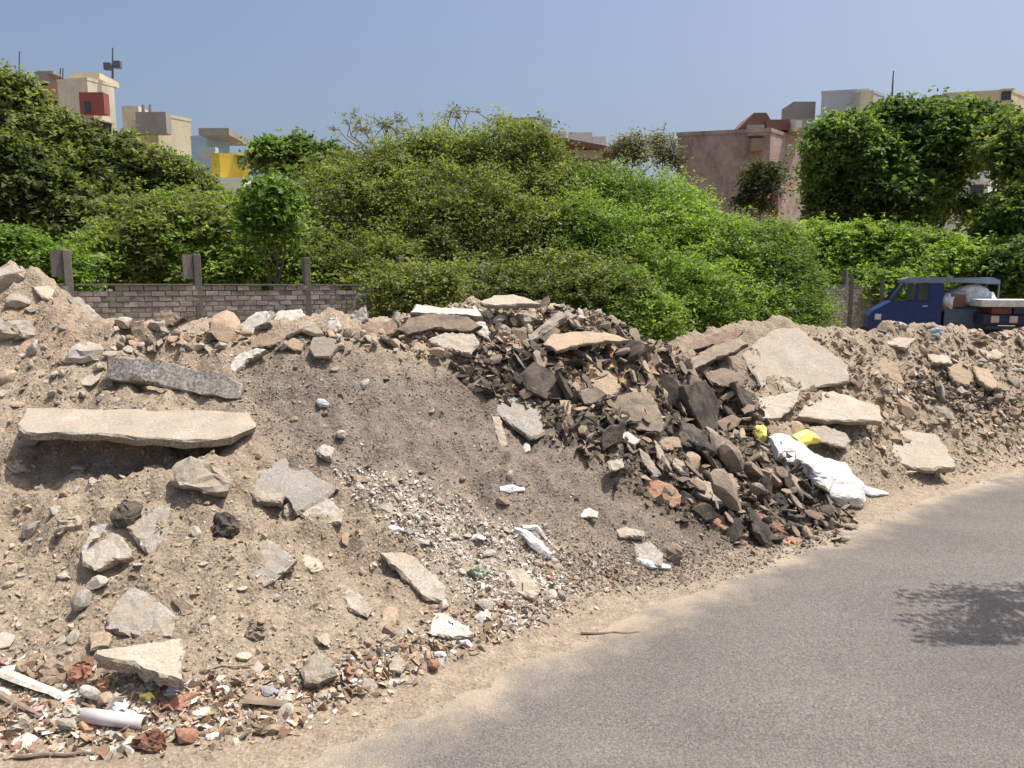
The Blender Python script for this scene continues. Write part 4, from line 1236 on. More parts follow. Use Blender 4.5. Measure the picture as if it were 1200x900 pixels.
# ------------------------------------------------------------------ trees
def limbs(bm, base, tips, r0, rnd):
    """tapered trunk with limbs to the given tips"""
    base = Vector(base)
    cz = sum(t.z for t in tips) / len(tips)
    fork = base.lerp(Vector((sum(t.x for t in tips) / len(tips), sum(t.y for t in tips) / len(tips), cz)), .42)
    segs = [base, base.lerp(fork, .5) + Vector((rnd.uniform(-.1, .1), rnd.uniform(-.1, .1), 0)), fork]
    for a, b_, ra, rb in ((segs[0], segs[1], r0, r0 * .8), (segs[1], segs[2], r0 * .8, r0 * .62)):
        add_cyl(bm, a, b_, ra, rb, 9)
    for t in tips:
        m_ = fork.lerp(t, .5) + Vector((rnd.uniform(-.25, .25), rnd.uniform(-.25, .25), rnd.uniform(0, .3)))
        add_cyl(bm, fork, m_, r0 * .45, r0 * .28, 7)
        add_cyl(bm, m_, t, r0 * .28, r0 * .08, 6)
        for _ in range(3):
            e = t + Vector((rnd.uniform(-.8, .8), rnd.uniform(-.8, .8), rnd.uniform(-.2, .7)))
            add_cyl(bm, m_.lerp(t, rnd.uniform(.3, .9)), e, r0 * .13, r0 * .03, 5)


def foliage(name, blobs, n, leaf, pal, seed, parent, fine=False, flat=.45, sub=8, subr=.42, spray=12, srad=.16, fill=.3, droop=0.0, gap=0.0, more=3):
    rs = np.random.RandomState(seed)
    lobes = []
    if sub and len(blobs) > 1:
        nmore = more; more = []
        for (c, rx, ry, rz) in blobs:
            for _ in range(nmore):
                k = rs.uniform(.4, .7)
                dd = rs.uniform(-1, 1, 3)
                more.append((Vector((c.x + dd[0] * rx * .75, c.y + dd[1] * ry * .6, c.z + dd[2] * rz * .55)), rx * k, ry * k, rz * k))
        blobs = list(blobs) + more
    for (c, rx, ry, rz) in blobs:
        core = .72 if not fine else .92
        lobes.append((c.x, c.y, c.z, rx * core, ry * core, rz * core))
        for _ in range(sub):
            d = rs.normal(size=3); d /= np.linalg.norm(d)
            if d[2] < -.4: d[2] *= -1
            k = subr * rs.uniform(.5, 1.5)
            rr = (rx + ry + rz) / 3 * k
            q = (1 - k * .95)
            lobes.append((c.x + d[0] * rx * q, c.y + d[1] * ry * q, c.z + d[2] * rz * q, rr, rr, rr * .8))
    L = np.array(lobes)
    area = (L[:, 3] * L[:, 5]) ** 1.0
    ns = n // spray
    li = rs.choice(len(L), ns * 3, p=area / area.sum())
    d = rs.normal(size=(ns * 3, 3)); d /= np.linalg.norm(d, axis=1)[:, None]
    rad = np.where(rs.rand(ns * 3) < fill, rs.uniform(.35, .9, ns * 3), rs.uniform(.86, 1.06, ns * 3) + np.where(rs.rand(ns * 3) < .12, rs.uniform(0, .35, ns * 3), 0))
    if True:
        rad = rad * (1 + (.48 if fine else .42) * fbm(d[:, 0] * 3 + li * 7.7, d[:, 2] * 3 + d[:, 1] * 2, seed, 3))
    C = L[li, :3] + d * L[li, 3:] * rad[:, None]
    # drop sprays deep inside other lobes (keep a share of them)
    deep = np.zeros(len(C), bool)
    for l in L:
        q = (C - l[:3]) / l[3:]
        deep |= (q ** 2).sum(1) < .45
    keep = ~deep | (rs.rand(len(C)) < .10)
    if gap:
        keep &= (fbm(C[:, 0] * 1.1, C[:, 2] * 1.1 + C[:, 1], seed, 2) > gap - .5)
    keep &= C[:, 2] > .15
    C = C[keep][:ns]; d = d[keep][:ns]
    m = len(C)
    pal = np.array(pal)
    tone = 0.5 + fbm(C[:, 0] * .6 + seed, C[:, 2] * .6 + C[:, 1] * .4, 5, 2)
    pi = np.clip((tone * len(pal)).astype(int) + rs.randint(-1, 2, m), 0, len(pal) - 1)
    base = pal[pi] * rs.uniform(.82, 1.2, (m, 1))
    off = rs.normal(0, srad * .35, (m, spray, 3)); off[..., 2] *= flat
    v = d + rs.normal(0, .55, (m, 3)) + np.array([0, 0, .25]); v[:, 2] *= .7; v /= np.linalg.norm(v, axis=1)[:, None]
    ln = srad * rs.uniform(1.2, 5.5, (m, 1, 1)) * np.where(rs.rand(m, 1, 1) < .12, 1.7, 1)
    t_ = rs.rand(m, spray, 1)
    tdir = v[:, None] * ln * (t_ - .45); tdir[..., 2] -= (t_[..., 0] ** 2) * ln[..., 0] * (.22 + droop * 3)
    P = (C[:, None] + off + tdir).reshape(-1, 3)
    k = len(P)
    a = rs.normal(size=(k, 3)); a[:, 2] *= .5; a /= np.linalg.norm(a, axis=1)[:, None]
    nrm_ = rs.normal(size=(k, 3)) * .75 + np.array([0, 0, .9]) + np.repeat(d, spray, 0) * .5
    b_ = np.cross(nrm_, a); b_ /= np.linalg.norm(b_, axis=1)[:, None] + 1e-6
    l = leaf[0] * rs.uniform(.6, 1.3, (k, 1)) * .5; w = leaf[1] * rs.uniform(.6, 1.3, (k, 1)) * .5
    V = np.stack([P - a * l, P + a * l * .3 - b_ * w * 1.3, P + a * l + b_ * w], 1).reshape(-1, 3)
    Fc = np.arange(k * 3).reshape(k, 3)
    col = np.repeat(base, spray, 0) * rs.uniform(.8, 1.25, (k, 1))
    me = np_mesh(name, V, Fc, M_LEAF, np.repeat(np.clip(col, .005, .6), 3, 0))
    return link(name, me, parent)


def tree(name, label, cat, blobs, n, leaf, pal, seed, trunk_px=None, r0=.14, group=None, **kw):
    B = []
    for (px, py, Y, rw, rh) in blobs:
        B.append((at(px, py, Y), rw * Y / FPX, rw * Y / FPX * .85, rh * Y / FPX))
    rnd = random.Random(seed)
    cx = sum(b[0].x for b in B) / len(B); cy = sum(b[0].y for b in B) / len(B)
    if trunk_px is not None: cx = at(trunk_px, 300, cy).x
    root = empty(name, (cx, cy, -.05))
    tag(root, label, cat, group)
    bm = bmesh.new()
    tips = [b[0] + Vector((rnd.uniform(-.3, .3) * b[1], rnd.uniform(-.3, .3) * b[2], b[3] * .3)) for b in B]
    limbs(bm, (cx, cy, -.1), tips, r0, rnd)
    t = bm_obj("trunk", bm, M_BARK, root)
    t.matrix_parent_inverse = Matrix.Translation(-Vector(root.location))
    c = foliage("crown", B, n, leaf, pal, seed, root, **kw)
    c.matrix_parent_inverse = Matrix.Translation(-Vector(root.location))
    return root


PRO = [(.09, .11, .038), (.125, .152, .05), (.155, .185, .06), (.19, .22, .075)]
PROB = [(.09, .14, .036), (.125, .19, .044), (.155, .23, .052), (.185, .265, .06)]
OLV = [(.065, .085, .035), (.10, .125, .045), (.14, .165, .06), (.18, .205, .085)]
DEEP = [(.05, .085, .032), (.075, .12, .038), (.105, .16, .048), (.14, .20, .062)]
BRT = [(.085, .14, .035), (.11, .18, .04), (.15, .23, .05)]
GRY = [(.10, .105, .085), (.14, .14, .115), (.17, .16, .135)]

FE = (.10, .046)
TH = dict(fine=True, sub=3, subr=.34, spray=16, srad=.19, droop=.03, fill=.35)
tree("broadleaf_tree", "tall dark olive broadleaf tree at the left edge before the cream building", "tree",
     [(5, 125, 20, 52, 50), (50, 180, 20, 58, 52), (5, 215, 19, 60, 65), (60, 240, 19, 50, 50)], 85000, (.16, .10), OLV, 21, r0=.22, flat=.7, spray=12, srad=.17, more=1, gap=.14)
tree("broadleaf_tree", "broad mid green tree with pale glints left of the thorn trees", "tree",
     [(98, 168, 20.5, 26, 24), (150, 182, 21, 30, 22), (205, 208, 21, 26, 22), (115, 215, 20.5, 55, 44), (180, 215, 21, 55, 50), (222, 240, 21, 30, 42), (120, 265, 19, 75, 40), (190, 265, 19, 60, 35)], 95000, (.15, .095), OLV, 22, trunk_px=130, r0=.2, flat=.7, spray=12, srad=.17, more=1, gap=.14)
tree("leafy_shrub", "bright green shrub at the far left behind the heap", "shrub",
     [(20, 305, 15, 45, 32), (70, 315, 15.5, 32, 18)], 40000, (.11, .06), BRT, 23, r0=.06, flat=.5, fine=True, sub=3)
tree("leafy_shrub", "low spreading green thicket behind the block wall between its first posts", "shrub",
     [(140, 300, 17, 60, 36), (210, 290, 17.5, 75, 55), (275, 282, 18.5, 60, 52), (330, 300, 17.5, 60, 50)], 110000, (.12, .06), PRO[1:] + PROB[2:], 24, r0=.08, **TH)
tree("young_tree", "young bright green tree with a slim dark trunk right behind the block wall", "tree",
     [(318, 228, 15.4, 26, 22), (300, 262, 15.3, 17, 20), (332, 258, 15.5, 17, 22)], 9000, (.13, .08), BRT, 25, trunk_px=314, r0=.07, flat=.7)
tree("broadleaf_tree", "far dark green round tree right of the yellow building", "tree",
     [(342, 184, 40, 38, 22), (376, 192, 40, 32, 20)], 24000, (.28, .18), DEEP, 26, r0=.2, srad=.3)
G_TH = "thorn trees of the big thicket"
tree("thorn_tree", "olive thorn tree left in the big thicket, behind the wall's third post", "tree",
     [(420, 250, 20, 80, 66), (370, 290, 19, 60, 55), (470, 240, 21, 75, 68), (450, 320, 17.8, 75, 45), (482, 338, 14.7, 46, 30)], 220000, FE, PRO, 27, trunk_px=415, r0=.12, group=G_TH, **TH)
tree("thorn_tree", "highest thorn tree in the middle of the thicket, with twigs against the sky", "tree",
     [(530, 225, 21.5, 88, 62), (600, 228, 21, 88, 62), (560, 285, 18.9, 105, 78), (640, 300, 18.6, 90, 60), (655, 258, 20.5, 80, 66)], 250000, FE, PRO, 28, trunk_px=560, r0=.14, group=G_TH, **TH)
tree("thorn_tree", "dark lower thorn tree in front, above the arched slab of the ridge", "tree",
     [(500, 345, 17.6, 90, 38), (590, 345, 17.4, 110, 46), (680, 350, 17, 95, 46)], 170000, FE, PRO, 29, trunk_px=590, r0=.12, group=G_TH, **TH)
tree("thorn_tree", "bright yellow-green thorn tree sloping down towards the pink building", "tree",
     [(695, 255, 20.5, 75, 60), (755, 258, 20.5, 72, 50), (790, 290, 19.5, 80, 62), (700, 300, 18.5, 90, 65)], 220000, FE, PROB, 30, trunk_px=740, r0=.13, group=G_TH, **TH)
tree("thorn_tree", "bright low thorn tree at the right end of the thicket, just left of the truck", "tree",
     [(850, 315, 19, 80, 55), (900, 338, 19, 58, 42), (932, 358, 19, 36, 28), (780, 345, 17.5, 85, 50), (860, 365, 18, 80, 38), (710, 360, 16.5, 70, 45)], 230000, FE, PROB, 31, trunk_px=860, r0=.11, group=G_TH, **TH)
tree("leafy_shrub", "wide low green shrub under the round tree, behind the blue truck", "shrub",
     [(965, 302, 27, 50, 34), (1040, 300, 27, 70, 34), (1105, 308, 27, 50, 30), (1020, 335, 26, 75, 26)], 90000, (.18, .09), PROB, 32, trunk_px=1040, r0=.1, fine=True, sub=3, spray=14, srad=.2)
tree("broadleaf_tree", "big round deep green tree before the blue-grey and yellow buildings", "tree",
     [(1062, 158, 33, 52, 44), (1002, 200, 33, 58, 50), (1112, 165, 33, 58, 42), (1040, 235, 33, 62, 48), (990, 235, 33, 42, 38), (1085, 225, 33, 30, 34), (1145, 172, 33, 40, 26), (1138, 255, 33, 18, 26), (1020, 175, 33, 34, 26)], 150000, (.21, .15), DEEP, 33, trunk_px=1105, r0=.3, flat=.7, spray=14, srad=.26, subr=.36, sub=14, more=1, fill=.2, gap=.16)
tree("broadleaf_tree", "olive green tree cut by the right edge, above the cart", "tree",
     [(1210, 185, 28, 50, 50), (1182, 168, 30, 34, 36), (1205, 250, 27, 38, 50), (1195, 320, 25, 42, 38)], 70000, (.20, .13), DEEP[1:] + PRO[2:], 34, trunk_px=1205, r0=.22, flat=.7, srad=.2)
tree("bare_tree", "greyish thin-leaved tree left of the pink building", "tree",
     [(742, 172, 46, 24, 18), (732, 182, 46, 16, 12)], 3800, (.20, .10), GRY, 35, r0=.16, srad=.35, gap=.1)
tree("bare_tree", "greyish thin-leaved tree touching the pink building's left corner", "tree",
     [(780, 172, 47, 16, 18), (790, 185, 47, 12, 14)], 2800, (.20, .10), GRY, 36, r0=.16, srad=.35, gap=.1)
tree("small_tree", "small dark tree against the pink building's wall", "tree",
     [(890, 212, 41, 26, 26), (880, 235, 41, 22, 16)], 5000, (.20, .11), [(.03, .04, .02), (.05, .06, .03), (.07, .07, .035)], 37, r0=.12, srad=.3)


def twigs(name, label, px0, px1, row, Y, n, seed, hgt):
    rnd = random.Random(seed)
    a0 = at((px0 + px1) / 2, row + 40, Y)
    root = empty(name, (a0.x, a0.y, 0)); tag(root, label, "twigs")
    bm = bmesh.new(); tips = []
    stem = Vector((a0.x, a0.y, -.05))
    add_cyl(bm, stem, a0, .07, .03, 6)
    for i in range(n):
        s = at(rnd.uniform(px0, px1), row + rnd.uniform(5, 20), Y + rnd.uniform(-.6, .6))
        e = s + Vector((rnd.uniform(-.8, .8), rnd.uniform(-.3, .3), rnd.uniform(.15, hgt)))
        add_cyl(bm, a0, s, .02, .012, 4)
        m_ = s.lerp(e, .5) + Vector((0, 0, .12))
        add_cyl(bm, s, m_, .012, .009, 4); add_cyl(bm, m_, e, .009, .004, 4)
        for t in (m_, e, m_.lerp(e, .5)): tips.append((t, .16, .16, .08))
    t = bm_obj("branch", bm, M_BARK, root); t.matrix_parent_inverse = Matrix.Translation(-Vector(root.location))
    c = foliage("leaves", tips, n * 60, (.10, .035), GRY + PRO[:1], seed, root, sub=0, spray=8, srad=.10, fill=.9)
    c.matrix_parent_inverse = Matrix.Translation(-Vector(root.location))


twigs("sparse_tree", "sparse grey twigs sticking out above the thicket on its left side", 405, 500, 150, 22.5, 20, 71, .7)
twigs("sparse_tree", "thin twigs against the sky at the highest point of the thicket", 520, 590, 135, 22.5, 9, 72, .6)

# roadside tree outside the picture, right: its branch shades the road
def shade_tree():
    root = empty("roadside_tree", (9.6, 0.6, 0))
    tag(root, "roadside tree right of the picture whose branch tip shades the road", "tree")
    bm = bmesh.new(); rnd = random.Random(5)
    sp = []
    for (px, py) in ((1200, 712), (1150, 705), (1100, 690)):
        d = ray(px, py); g = CAMP + d * (-CAM_H / d.z)
        sp.append(g + SUN * (2.5 / SUN.z))
    add_cyl(bm, (9.6, .6, -.1), (9.2, 1.2, 2.2), .2, .16, 10)
    add_cyl(bm, (9.2, 1.2, 2.2), (8.2, 2.6, 3.6), .14, .08, 8)
    add_cyl(bm, (9.2, 1.2, 2.2), (9.8, 1.0, 4.6), .12, .06, 8)
    add_cyl(bm, (8.2, 2.6, 3.6), sp[0], .07, .02, 6)
    tips = [(Vector((9.8, 1.0, 5.0)), 1.6, 1.6, 1.0), (Vector((8.6, 2.2, 4.4)), 1.2, 1.2, .8)]
    pts_ = []
    for k in range(60):
        d = ray(rnd.uniform(1090, 1290), rnd.uniform(684, 756)); g = CAMP + d * (-CAM_H / d.z)
        q = g + SUN * ((2.4 + rnd.uniform(-.15, .2)) / SUN.z)
        add_cyl(bm, sp[0].lerp(sp[2], rnd.random() * .6), q, .008, .004, 4)
        pts_.append((q, .10, .06, .05))
    t = bm_obj("trunk", bm, M_BARK, root); t.matrix_parent_inverse = Matrix.Translation(-Vector(root.location))
    c = foliage("crown", tips, 9000, (.16, .06), PRO, 91, root); c.matrix_parent_inverse = Matrix.Translation(-Vector(root.location))
    # leaflets of the branch tip lie in long rows
    rs = np.random.RandomState(3); V = []
    for (q, *_r) in pts_:
        ln = rs.uniform(.25, .5); dirx = Vector((1, rs.uniform(-.25, .1), 0)).normalized()
        for i in range(22):
            p = Vector(q) + dirx * (i / 22 - .5) * ln + Vector((0, rs.normal(0, .008), rs.normal(0, .01)))
            s = Vector((rs.uniform(-.3, .3), rs.choice([-1, 1]), 0)).normalized() * .04
            w = dirx * .013
            V += [p, p + s * .5 + w, p + s, p + s * .5 - w]
    V = np.array([tuple(v) for v in V]); n = len(V) // 4
    me = np_mesh("leaflets", V, np.arange(n * 4).reshape(n, 4), M_LEAF, np.tile(np.array([.08, .11, .03]), (len(V), 1)))
    c = link("leaflets", me, root); c.matrix_parent_inverse = Matrix.Translation(-Vector(root.location))


shade_tree()

# ------------------------------------------------------------------ block wall with precast posts
M_BLOCK = stone_mat("wall_block", (.235, .215, .20), (.155, .14, .128), dusty=.3, rnd=.6)
M_POST = stone_mat("precast_post", (.15, .14, .128), (.11, .10, .092), dusty=.15)
W0 = Vector((-7.10, 12.0, 0)); WD = Vector((1.61, 1.08, 0)); WL = WD.length; WDn = WD.normalized()
WA = math.atan2(WD.y, WD.x)
wall = empty("boundary_wall", W0, WA)
tag(wall, "low grey block wall with taller concrete posts behind the left half of the heap", "wall")
blk = {}


def block_mesh(k, L):
    key = (k, round(L, 3))
    if key not in blk:
        bm = bmesh.new()
        add_box(bm, (0, 0, 0), (L - .012, .14, .080))
        rnd = random.Random(k)
        bmesh.ops.bevel(bm, geom=bm.edges[:], offset=.005, segments=1, affect='EDGES')
        for v in bm.verts: v.co += Vector([rnd.uniform(-.004, .004) for _ in range(3)])
        me = bpy.data.meshes.new("brick"); bm.to_mesh(me); bm.free(); me.materials.append(M_BLOCK)
        blk[key] = me
    return blk[key]


rnd = random.Random(4)
bmst = bmesh.new()
BL = WL / 9
for bay in range(-1, 12):
    for row in range(19):
        zc = .05 + row * .0895
        off = (BL / 2) if row % 2 else 0
        for i in range(10 if off else 9):
            x = i * BL + BL / 2 - off
            L = BL
            if off and i == 0: x = BL / 4; L = BL / 2
            if off and i == 9: x = WL - BL / 4; L = BL / 2
            X = bay * WL + x
            yj = rnd.uniform(-.008, .008)
            if 0 <= bay <= 3 and row >= 12:
                if row == 18 and rnd.random() < .12: continue
                o = link("brick", block_mesh(rnd.randrange(6), L), wall, (X, yj, zc))
            else:
                add_box(bmst, (X, yj, zc), (L - .012, .14, .080))
    add_box(bmst, (bay * WL + WL / 2, 0, .82), (WL - .01, .10, 1.58))     # mortar bed behind the joints
o = bm_obj("wall_courses", bmst, M_BLOCK, wall); tag(o, kind='stuff')
for i in range(-2, 13):
    bm = bmesh.new()
    hgt = 2.27 - .02 * (i % 3)
    add_box(bm, (0, 0, hgt / 2), (.12, .15, hgt))
    bmesh.ops.bevel(bm, geom=bm.edges[:], offset=.01, segments=1, affect='EDGES')
    o = bm_obj("post", bm, M_POST, wall, (i * WL, 0, 0))
    if i in (0, 1):
        bm = bmesh.new()
        add_box(bm, (0, 0, 0), (.16, .05, .42))
        bm_obj("panel_stub", bm, M_POST, wall, (i * WL - .145, 0.0, hgt - .22))
cb = bmesh.new()
for bay in range(-2, 12):
    add_box(cb, (bay * WL + WL / 2, 0, 1.722), (WL - .16, .17, .025))
tag(bm_obj("coping", cb, M_POST, wall), kind=None)
# small timber stakes at the right, by the truck
for px, h_ in ((997, 2.0), (1033, 1.9)):
    bm = bmesh.new(); p = at(px, 350, 22.5)
    add_box(bm, (p.x, p.y, h_ / 2), (.09, .09, h_))
    tag(bm_obj("fence_stake", bm, M_POST), "thin grey stake left of the blue truck" if px < 1000 else "thin grey stake just behind the blue truck's nose", "stake")

# ------------------------------------------------------------------ buildings
def wallmat(name, c, stain=.4, var=.12, sc=.6, stc=(.12, .10, .09)):
    m, nt, b, out = new_mat(name)
    geo = nt.nodes.new("ShaderNodeNewGeometry")
    mp = nt.nodes.new("ShaderNodeMapping"); nt.links.new(geo.outputs["Position"], mp.inputs[0]); mp.inputs["Scale"].default_value = (1, 1, .35)
    n = noise_tex(nt, geo.outputs["Position"], sc, 6, .7)
    base = ramp(nt, n, [(.3, tuple(x * (1 - var) for x in c)), (.7, tuple(min(.9, x * (1 + var)) for x in c))])
    st = ramp(nt, noise_tex(nt, mp.outputs[0], 1.4, 7, .75), [(.5, 0), (.72, 1)])
    base = mix(nt, 'MIX', mathn(nt, 'MULTIPLY', st, stain), base, stc)
    nt.links.new(base, b.inputs["Base Color"]); b.inputs["Roughness"].default_value = .9
    return m


M_WIN = plain_mat("window_glass", (.04, .05, .06), .15, var=.3, spec=.6)
M_CREAM = wallmat("cream_paint", (.60, .56, .46))
M_CREAM2 = wallmat("yellowish_paint", (.58, .52, .37))
M_PINK = wallmat("pink_weathered", (.36, .27, .235), stain=.95, var=.3, sc=1.6, stc=(.17, .14, .13))
M_PINK2 = wallmat("pink_plaster", (.42, .27, .22), stain=.25)
M_BLUEG = wallmat("blue_grey_shade_and_paint", (.42, .47, .50), stain=.15)  # tower block's shaded face painted blue-grey; also the balcony's own paint
M_REDP = wallmat("dark_red_paint", (.27, .09, .075), stain=.1)
M_YEL = wallmat("strong_yellow_paint", (.60, .44, .06), stain=.25)
M_GREYW = wallmat("bare_cement", (.28, .27, .25), stain=.4)
M_LBLUE = wallmat("light_blue_paint", (.35, .50, .66), stain=.1)
M_WHITEW = wallmat("white_paint", (.66, .66, .62), stain=.15)
M_ROOFR = wallmat("red_tile_roof", (.19, .105, .09), stain=.3)


def pt(u, Y): return Vector((u * Y, Y, 0))


def prism(bm, base, z0, z1):
    n = len(base)
    a = [bm.verts.new((p.x, p.y, z0)) for p in base]; b_ = [bm.verts.new((p.x, p.y, z1)) for p in base]
    for i in range(n): bm.faces.new((a[i], a[(i + 1) % n], b_[(i + 1) % n], b_[i]))
    bm.faces.new(a[::-1]); bm.faces.new(b_)


def zrow(py, Y): return at(600, py, Y).z


def corner_box(xl, xc, xr, Y, th, phi, depth=None):
    """base quad of a block seen on its corner: photo columns of left end, near corner, right end"""
    k = lambda x: (x - 600) / FPX / (CP + .02)
    C = pt(k(xc), Y)
    dl = Vector((-math.cos(th), math.sin(th), 0)); dr = Vector((math.sin(phi), math.cos(phi), 0))
    def reach(u, d):
        den = d.x - u * d.y
        return (u * C.y - C.x) / den if abs(den) > 1e-4 else 6
    L = reach(k(xl), dl)
    Rr = reach(k(xr), dr)
    if Rr < .3 or Rr > 40: Rr = 8
    if xr <= xc: Rr = depth or 8
    return [C, C + dr * Rr, C + dr * Rr + dl * L, C + dl * L], dl, dr, L, Rr


def building(name, label, xl, xc, xr, ytop, Y, th, mat, ydrop=None, wins=(), parent=None, parapet=True):
    TL = min(th, R(14))
    base, dl, dr, L, Rr = corner_box(xl, xc, xr, Y, TL, th)
    zt = zrow(ytop, Y)
    root = parent
    if root is None:
        root = empty(name, (base[0].x, base[0].y, 0)); tag(root, label, "building")
    inv = Matrix.Translation(-Vector(root.location))
    bm = bmesh.new(); prism(bm, base, -.1 if ydrop is None else zrow(ydrop, Y), zt)
    w = bm_obj("wall", bm, mat, root); w.matrix_parent_inverse = inv
    if parapet:
        bm = bmesh.new()
        cen = sum(base, Vector()) / 4
        prism(bm, [cen + (p - cen) * 1.02 for p in base], zt - .12, zt + .10)
        r = bm_obj("roof_slab", bm, mat, root); r.matrix_parent_inverse = inv
    # windows: (face 'l'/'r', fraction along, row, width m, height m)
    for (f, t, row, ww, hh) in wins:
        d = dl if f == 'l' else dr; Lf = L if f == 'l' else Rr
        out = Vector((-math.sin(TL), -math.cos(TL), 0)) if f == 'l' else Vector((math.cos(th), -math.sin(th), 0))
        c = base[0] + d * Lf * t; z = zrow(row, Y)
        bm = bmesh.new()
        m_ = Matrix.Translation(c + out * .02 + Vector((0, 0, z))) @ Matrix((d, out, Vector((0, 0, 1)))).transposed().to_4x4() @ Matrix.Diagonal((ww, .10, hh, 1))
        bmesh.ops.create_cube(bm, size=1, matrix=m_)
        fr = bm_obj("window", bm, M_WIN, root); fr.matrix_parent_inverse = inv
        bm = bmesh.new()
        for (sx, sz, cx_, cz_) in ((ww + .3, .12, 0, hh / 2 + .1),):
            bmesh.ops.create_cube(bm, size=1, matrix=Matrix.Translation(c + out * .12 + Vector((0, 0, z + cz_))) @ Matrix((d, out, Vector((0, 0, 1)))).transposed().to_4x4() @ Matrix.Diagonal((sx, .4, sz, 1)))
        fr = bm_obj("sunshade", bm, mat, root); fr.matrix_parent_inverse = inv
    return root


def addpart(root, bm, name, mat):
    o = bm_obj(name, bm, mat, root); o.matrix_parent_inverse = Matrix.Translation(-Vector(root.location)); return o


def wbox(bm, x0, x1, y0, y1, Y, dep=1.0):
    """box given by photo columns and rows at distance Y"""
    a = at(x0, y1, Y); b_ = at(x1, y0, Y)
    add_box(bm, ((a.x + b_.x) / 2, Y + dep / 2, (a.z + b_.z) / 2), (b_.x - a.x, dep, b_.z - a.z))


# cream tower at left with red panel and mast
b1 = building("apartment_building", "tall cream building with a dark red panel and a roof mast, upper left", 84, 118, 148, 92, 60, R(28), M_CREAM, wins=[('r', .5, 150, 1.2, 1.2)])
bm = bmesh.new(); wbox(bm, 94, 121, 108, 133, 59.5, .8); addpart(b1, bm, "red_panel", M_REDP)
bm = bmesh.new(); wbox(bm, 99, 105, 119, 132, 59.4, .3); addpart(b1, bm, "window", M_WIN)
bm = bmesh.new(); wbox(bm, 82, 116, 85, 92, 61.5, 3); addpart(b1, bm, "roof_room", M_CREAM2)
bm = bmesh.new()
mp_ = at(132, 92, 61); mt = at(132, 56, 61)
add_cyl(bm, mp_, mt, .09, .05, 8)
for s in (-1, 1):
    p = at(132 + 6 * s, 77 - 1 * s, 61); add_cyl(bm, (mp_.x, mp_.y, p.z), p, .05, n=6)
    add_box(bm, p, (.5, .3, .55))
addpart(b1, bm, "mast", plain_mat("mast_metal", (.10, .12, .15), .5))
bm = bmesh.new(); wbox(bm, 145, 162, 124, 165, 60.5, 4); addpart(b1, bm, "side_wing", M_CREAM)
for x0, x1, y0, y1 in ((40, 62, 83, 86), (42, 55, 86, 100)):
    bm = bmesh.new(); wbox(bm, x0, x1, y0, y1, 62, 2); addpart(b1, bm, "roof_shed", M_GREYW)
bm = bmesh.new(); wbox(bm, 54, 90, 98, 175, 62, 4); addpart(b1, bm, "side_wing", M_PINK2)
for px in (22, 70, 73):
    bm = bmesh.new(); add_cyl(bm, at(px, 100, 63), at(px + 1, 60 if px < 30 else 80, 63), .05, n=6); addpart(b1, bm, "antenna", bpy.data.materials["mast_metal"])

b2 = building("apartment_building", "low cream block with a grey shaded side, right of the cream tower", 160, 195, 233, 133, 56, R(35), M_CREAM2, wins=[('l', .5, 150, .9, .9)])
bm = bmesh.new(); wbox(bm, 160, 194, 131, 156, 55.0, .8); addpart(b2, bm, "shaded_face", M_GREYW)  # grey box paints in the shade on the block's left face
for px in (168, 176):
    bm = bmesh.new(); add_cyl(bm, at(px, 133, 56), at(px, 123, 56), .12, n=8); addpart(b2, bm, "roof_pipe", M_GREYW)
b3 = building("house", "pale blue and white house between the cream block and the yellow one", 232, 250, 276, 160, 53, R(35), M_LBLUE)
bm = bmesh.new(); wbox(bm, 233, 268, 150, 158, 52, 4); addpart(b3, bm, "roof_shed", M_GREYW)
bm = bmesh.new(); wbox(bm, 250, 262, 182, 212, 50.8, .5); addpart(b3, bm, "pillar", M_WHITEW)
bm = bmesh.new(); wbox(bm, 232, 252, 172, 184, 50.9, .6); addpart(b3, bm, "balcony", M_BLUEG)
b4 = building("house", "bright yellow house above the young tree", 254, 264, 298, 181, 49, R(60), M_YEL, wins=[('r', .75, 186, .6, .5)])
bm = bmesh.new(); wbox(bm, 240, 285, 208, 225, 47.5, 1.5); addpart(b4, bm, "terrace", M_WHITEW)

# behind the thicket
b5 = building("house", "grey roofed building just showing over the middle of the thicket", 583, 630, 645, 138, 62, R(50), M_GREYW)
bm = bmesh.new(); wbox(bm, 624, 634, 140, 156, 60, 1); addpart(b5, bm, "stair_room", M_WHITEW)
bm = bmesh.new(); wbox(bm, 636, 642, 142, 158, 60, 1); addpart(b5, bm, "water_tank", M_GREYW)
b6 = empty("house", at(680, 200, 55)); tag(b6, "brown house with a sloping dark roof edge right of the thicket's top", "house")
b6.location.z = 0
A = at(640, 166, 55); B = at(716, 180, 55)
bm = bmesh.new()
vs = [(A.x, 55, 0), (B.x, 55, 0), (B.x, 55, B.z), (A.x, 55, A.z)]
f = [bm.verts.new(v) for v in vs]; k = [bm.verts.new((v[0], 60, v[2])) for v in vs]
bm.faces.new(f); bm.faces.new(k[::-1])
for i in range(4): bm.faces.new((f[i], k[i], k[(i + 1) % 4], f[(i + 1) % 4]))
addpart(b6, bm, "wall", wallmat("brown_wall", (.22, .16, .12), stain=.4))
bm = bmesh.new()
d = (B - A); add_box(bm, (A + B) / 2 + Vector((0, 2, .12)), (d.length + 1, 6.2, .28), ry=math.atan2(-(B.z - A.z), B.x - A.x)); addpart(b6, bm, "roof", M_ROOFR)
bm = bmesh.new(); wbox(bm, 674, 706, 176, 185, 54.8, .3); addpart(b6, bm, "balcony", M_CREAM)
for x0, x1, y0, y1 in ((648, 664, 152, 163), (666, 694, 153, 164), (694, 710, 158, 170)):
    bm = bmesh.new(); wbox(bm, x0, x1, y0 + 2, y1 + 4, 58, 2); addpart(b6, bm, "parapet", M_WHITEW)

